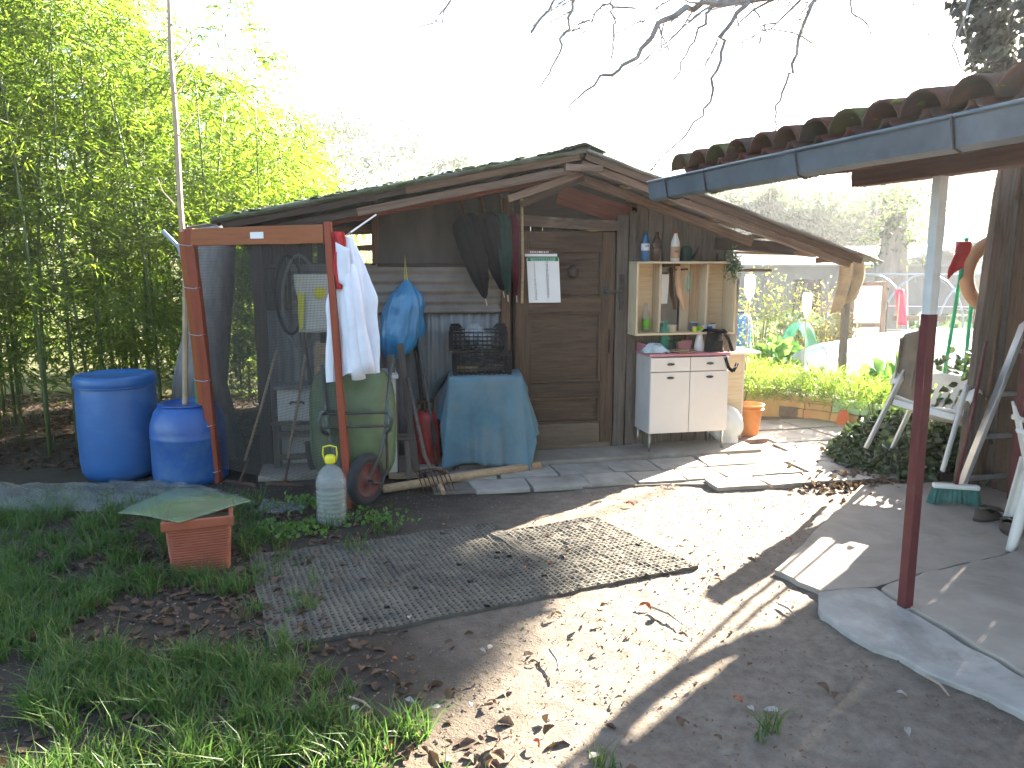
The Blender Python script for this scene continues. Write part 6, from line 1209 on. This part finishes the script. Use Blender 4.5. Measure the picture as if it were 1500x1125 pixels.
# behind the viewer: what the mirror and the sky light meet
for (x, y, h_, r_, lab) in ((-3.5, -7, 5, 2.6, 'leafy tree at the other end of the yard'), (1.5, -8.5, 5.5, 2.8, 'broad tree facing the shed door across the yard'), (6, -7.5, 5, 2.6, 'rounded tree across the yard from the pergola')): crown_tree('yard_tree', lab, (x, y, 0), h_, r_, 4500, .22, 'leaf_tree', .18, .18)
# unseen high crowned tree, added beyond the right edge to shade the lawn
up_ = thing('added_shade_pine', 'slender flat crowned pine added out of view to shade the lawn', 'tree', (10.68, 15.52, 0)); q = MB(); q.tube([(.1, 0, -.1), (0, 0, 2.5), (.08, 0, 5), (0, 0, 6.6)], [.045, .04, .03, .015], 9)
for k in range(12): a = k * .55; q.tube([(.02, 0, 6.3), (.4 * math.cos(a), .4 * math.sin(a), 6.45), (.7 * math.cos(a), .7 * math.sin(a), 6.6)], [.012, .009, .006], 5)
q.build('trunk', 'bark_far', up_, smooth=True); n = 9000; th = rng.random(n) * 6.283; rr_ = rng.random(n) ** .5 * (.85 + .15 * np.sin(th * 4)); leafmesh('crown', np.stack([rr_ * np.cos(th), rr_ * np.sin(th), 6.45 + .4 * rng.random(n) * (1 - .5 * (rr_ / 1.3) ** 2)], 1), rnd_dirs(n, .5), .16, .05, 'leaf_fir', up_)
# old trunk in the garden
tk = thing('old_tree_trunk', 'thick bare old trunk behind the tunnel hoops', 'tree', (7.9, 16.2, 0)); q = MB(); q.grid(lambda a, b_: ((.42 - .22 * b_ + .25 * max(0, .15 - b_)) * math.cos(6.283 * a) * (1 + .18 * noise.noise((math.cos(6.28 * a) * 2, math.sin(6.28 * a) * 2, b_ * 2))), (.42 - .22 * b_) * math.sin(6.283 * a), 2.5 * b_ + .15 * math.sin(9 * a) * b_), 24, 14, closeu=True); q.build('trunk', 'bark_far', tk, smooth=True); P_ = rng.normal(size=(500, 3)) * np.array([.3, .3, .5]) + np.array([0, 0, 2.3]); leafmesh('crown', P_, rnd_dirs(500, .4), .14, .07, 'leaf_tree', tk)
# rose bushes
def bush(label, loc, h_, rad, n, mat, group): plant('rose_bush', label, loc, n, rad, h_, .055, .034, mat, 'bush', group, .2, 16)
for (u_, v_, h_, r_, mt_, lab) in ((1112, 512, 1.75, .45, 'leaf_rose', 'yellowing rose bush next to the grey corrugated sheet'), (1150, 515, 1.6, .45, 'leaf_rose', 'yellow green rose bush between the grey sheet and the white bottle'), (1205, 512, 1.45, .40, 'leaf_rose_red', 'reddening rose bush below the brown sacking'), (1182, 508, .7, .4, 'leaf_rose', 'low yellow green rose bush around the white bottle'), (1232, 515, .95, .3, 'leaf_rose_red', 'small russet rose bush left of the gate')):
    p = G(u_, v_ + 18); bush(lab, p, h_ * .95, r_, 620, mt_, 'rose bushes in the garden')
# far pavilion and hedge
fp = thing('far_shelter', 'grey roofed open shelter far behind the hoops', 'shelter', (14.6, 24, 0)); MB().prism([(-3.2, 0, 1.55), (0, 0, 2.35), (3.2, 0, 1.55), (3.2, 0, 1.47), (0, 0, 2.27), (-3.2, 0, 1.47)], (0, 3, 0)).build('roof', 'far_roof', fp)
for x_ in (-2.9, 2.9):
    for y_ in (.1, 2.9): MB().box((x_, y_, .78), (.1, .1, 1.56)).build('post', 'wood_grey', fp)
MB().box((0, 2.95, .6), (5.7, .06, 1.2)).build('wall', 'far_wall', fp)
hd_ = thing('low_building', 'low dull walled building beyond the rose bushes', 'building', (10.5, 26, 0)); MB().box((0, 0, .75), (7, 3, 1.5)).build('wall', 'far_wall', hd_); MB().prism([(-3.7, -1.8, 1.5), (3.7, -1.8, 1.5), (3.7, 0, 2.1), (-3.7, 0, 2.1)], (0, 0, .06)).build('roof', 'far_roof', hd_); MB().prism([(-3.7, 1.8, 1.5), (3.7, 1.8, 1.5), (3.7, 0.01, 2.1), (-3.7, 0.01, 2.1)], (0, 0, .06)).build('roof', 'far_roof', hd_); MB().box((-1.2, -1.51, .55), (.9, .04, 1.1)).build('door', 'wood_dark', hd_)

# ---- bare ivy clad tree over the pergola
tx, ty = 3.98, 5.9
tr_ = thing('bare_tree', 'bare tree with ivy clad trunk reaching over the pergola', 'tree', (tx, ty, 0)); TO = Vector((tx, ty, 0))
MB().tube([(0, 0, -.1), (-.05, 0, 1.5), (.05, .05, 3.2), (-.05, 0, 5.2), (-.3, -.2, 7.0)], [.22, .18, .17, .15, .08], 12).build('trunk', 'bark', tr_, smooth=True)
def limb(pix, r0, r1, depth, tw=True, start=None, nm='branch'):
    r0 *= .55; r1 *= .55
    pts = [D(u_, v_, depth + dd) - TO for (u_, v_, dd) in pix]
    if start is not None: pts = [Vector(start)] + pts
    out = []
    for i in range(len(pts) - 1):
        for k in range(4): out.append(pts[i].lerp(pts[i + 1], k / 4) + Vector((random.gauss(0, .012), random.gauss(0, .02), random.gauss(0, .012))))
    out.append(pts[-1]); n_ = len(out); rs = [r0 + (r1 - r0) * (i / (n_ - 1)) ** .8 for i in range(n_)]; q = MB(); q.tube(out, rs, 7)
    def twig(p, d_, ln, r_, lev):
        pp = [p]; dd = Vector(d_)
        for s_ in range(5): dd = (dd + Vector((random.gauss(0, .17), random.gauss(0, .17), random.gauss(-.05, .16)))).normalized(); pp.append(pp[-1] + dd * ln / 5)
        q.tube(pp, [r_ * (1 - .16 * s_) for s_ in range(6)], 4)
        if lev: 
            for s_ in (2, 3, 4):
                if random.random() < .62: twig(pp[s_], dd + Vector((random.gauss(0, .8), random.gauss(0, .8), random.gauss(0, .6))), ln * .6, r_ * .6, lev - 1)
    if tw:
        for i in range(3, n_ - 1):
            if (out[i] + TO).z < 3.1: continue
            if random.random() < .95: d_ = (out[i + 1] - out[i - 1]).normalized(); twig(out[i], d_ + Vector((random.gauss(0, .5), random.gauss(0, .4), random.gauss(-.2, .4))), random.uniform(.25, .7), max(.0035, rs[i] * .40), 2)
    q.build(nm, 'bark', tr_, smooth=True)
limb([(1340, -60, .2), (1180, -12, .1), (1060, 2, 0), (1000, 12, 0), (955, 52, 0), (928, 92, 0), (885, 107, 0), (850, 136, 0), (808, 181, 0)], .075, .006, 5.4, start=(-.05, 0, 4.8))
limb([(1180, -30, .1), (1098, -2, 0), (1062, 40, 0), (1053, 88, 0), (1037, 147, 0), (1020, 180, 0), (953, 250, 0)], .042, .010, 5.3, start=(-.1, 0, 5.2))
limb([(1040, 8, 0), (1030, 40, 0), (1005, 78, 0), (985, 125, 0), (962, 160, 0), (945, 200, 0)], .020, .004, 5.4); limb([(1055, 55, 0), (1030, 105, .1), (1010, 150, .1), (975, 195, .1), (940, 215, .1)], .012, .003, 5.3)
limb([(1000, -40, .2), (890, -30, .1), (845, -5, 0), (833, 40, 0), (827, 60, 0), (810, 95, 0), (793, 126, 0)], .035, .009, 5.2, start=(-.2, -.1, 6.0)); limb([(870, -50, 0), (812, -2, 0), (778, 48, 0)], .018, .013, 5.1, False); limb([(900, -40, 0), (897, 10, 0), (901, 40, 0), (895, 86, 0)], .014, .010, 5.2)
limb([(930, 12, 0), (890, 10, 0), (858, 35, 0), (835, 45, 0)], .014, .012, 5.4); limb([(1300, -60, .2), (1210, -25, .1), (1188, 0, 0), (1165, 78, 0), (1155, 110, 0), (1138, 155, 0), (1134, 195, 0)], .040, .012, 5.5, start=(-.1, 0, 5.4)); limb([(1230, -30, 0), (1262, 30, 0), (1290, 62, 0), (1278, 140, 0)], .016, .004, 5.5); limb([(1400, 10, .3), (1370, 42, .2), (1320, 80, 0), (1290, 105, 0)], .014, .004, 5.6); limb([(1190, 60, 0), (1120, 40, 0), (1080, 75, 0), (1060, 95, 0)], .012, .003, 5.5)
limb([(760, -70, 0), (668, -4, 0), (640, 36, 0), (605, 50, 0), (563, 53, 0)], .014, .003, 5.0); limb([(740, -50, 0), (716, -2, 0), (695, 33, 0)], .008, .003, 5.0, False); limb([(1150, 100, 0), (1185, 150, .1), (1170, 190, .1)], .008, .002, 5.5)
limb([(1460, -80, .3), (1395, 60, 0), (1420, 130, 0), (1398, 190, 0)], .02, .005, 5.6)
# ivy on its trunk
n = 13000; th = rng.random(n) * 6.283; zz = rng.uniform(2.75, 5.6, n); rr_ = (.60 + .14 * np.sin(zz * 2.1) + .08 * np.sin(th * 3 + zz * 3)) * (.55 + .45 * rng.random(n)); rr_ *= np.clip((zz - 2.6) / .5, .4, 1)
leafmesh('ivy', np.stack([rr_ * np.cos(th), rr_ * np.sin(th), zz], 1), np.stack([np.cos(th), np.sin(th), -.9 + 0 * th], 1) + rng.normal(size=(n, 3)) * .4, rng.uniform(.05, .09, n), rng.uniform(.04, .07, n), 'leaf_dryivy', tr_, tip=.4)
# ivy heap under the chair
iv = thing('ivy_heap', 'dark glossy ivy heaped under the tipped white chair', 'ivy', (3.45, 6.1, 0)); n = 3600; th = rng.random(n) * 6.283; r_ = rng.random(n) ** .5; hx = .50 * (1 - r_ ** 2) ** .7 * (.75 + .4 * np.sin(th * 3 + 1) * r_)
leafround('foliage', np.stack([r_ * np.cos(th) * .85, r_ * np.sin(th) * .62, np.maximum(0, hx) * (.55 + .45 * rng.random(n)) + .01], 1), rnd_dirs(n, -.2), rng.uniform(.05, .085, n), rng.uniform(.04, .07, n), 'leaf_ivy', iv)
q = MB()
for k in range(24): a = random.random() * 6.28; q.tube([(0, 0, .02), (.4 * math.cos(a), .3 * math.sin(a), .28 * random.random() + .1), (.75 * math.cos(a), .55 * math.sin(a), .02)], .006, 5)
q.build('stem', 'bark', iv)
for (x, y, h_, r_, lab) in ((3.75, 5.75, .9, .45, 'dark ivy climbing the posts behind the ladder'), (4.2, 5.2, 1.1, .5, 'ivy mass in the corner under the pergola')):
    t_ = thing('ivy_heap', lab, 'ivy', (x, y, 0)); n = 1800; P_ = np.stack([rng.normal(size=n) * r_ * .5, rng.normal(size=n) * r_ * .4, np.abs(rng.random(n)) * h_], 1); leafround('foliage', P_, rnd_dirs(n, -.2), .07, .055, 'leaf_ivy', t_)

# ================================================================== HAZE
hz = MB().box((10, 45, 7.0), (160, 140, 16.0)); m, t, b, o_ = new_mat('thin_haze'); t.nodes.remove(b); pv = t.nodes.new('ShaderNodeVolumePrincipled'); pv.inputs['Color'].default_value = (.93, .96, 1, 1); pv.inputs['Density'].default_value = HAZE; pv.inputs['Anisotropy'].default_value = .55
t.links.new(pv.outputs[0], o_.inputs['Volume']); MT['haze'] = m
o = hz.build('haze', 'haze'); o['kind'] = 'stuff'; o['label'] = 'thin sunlit morning haze'
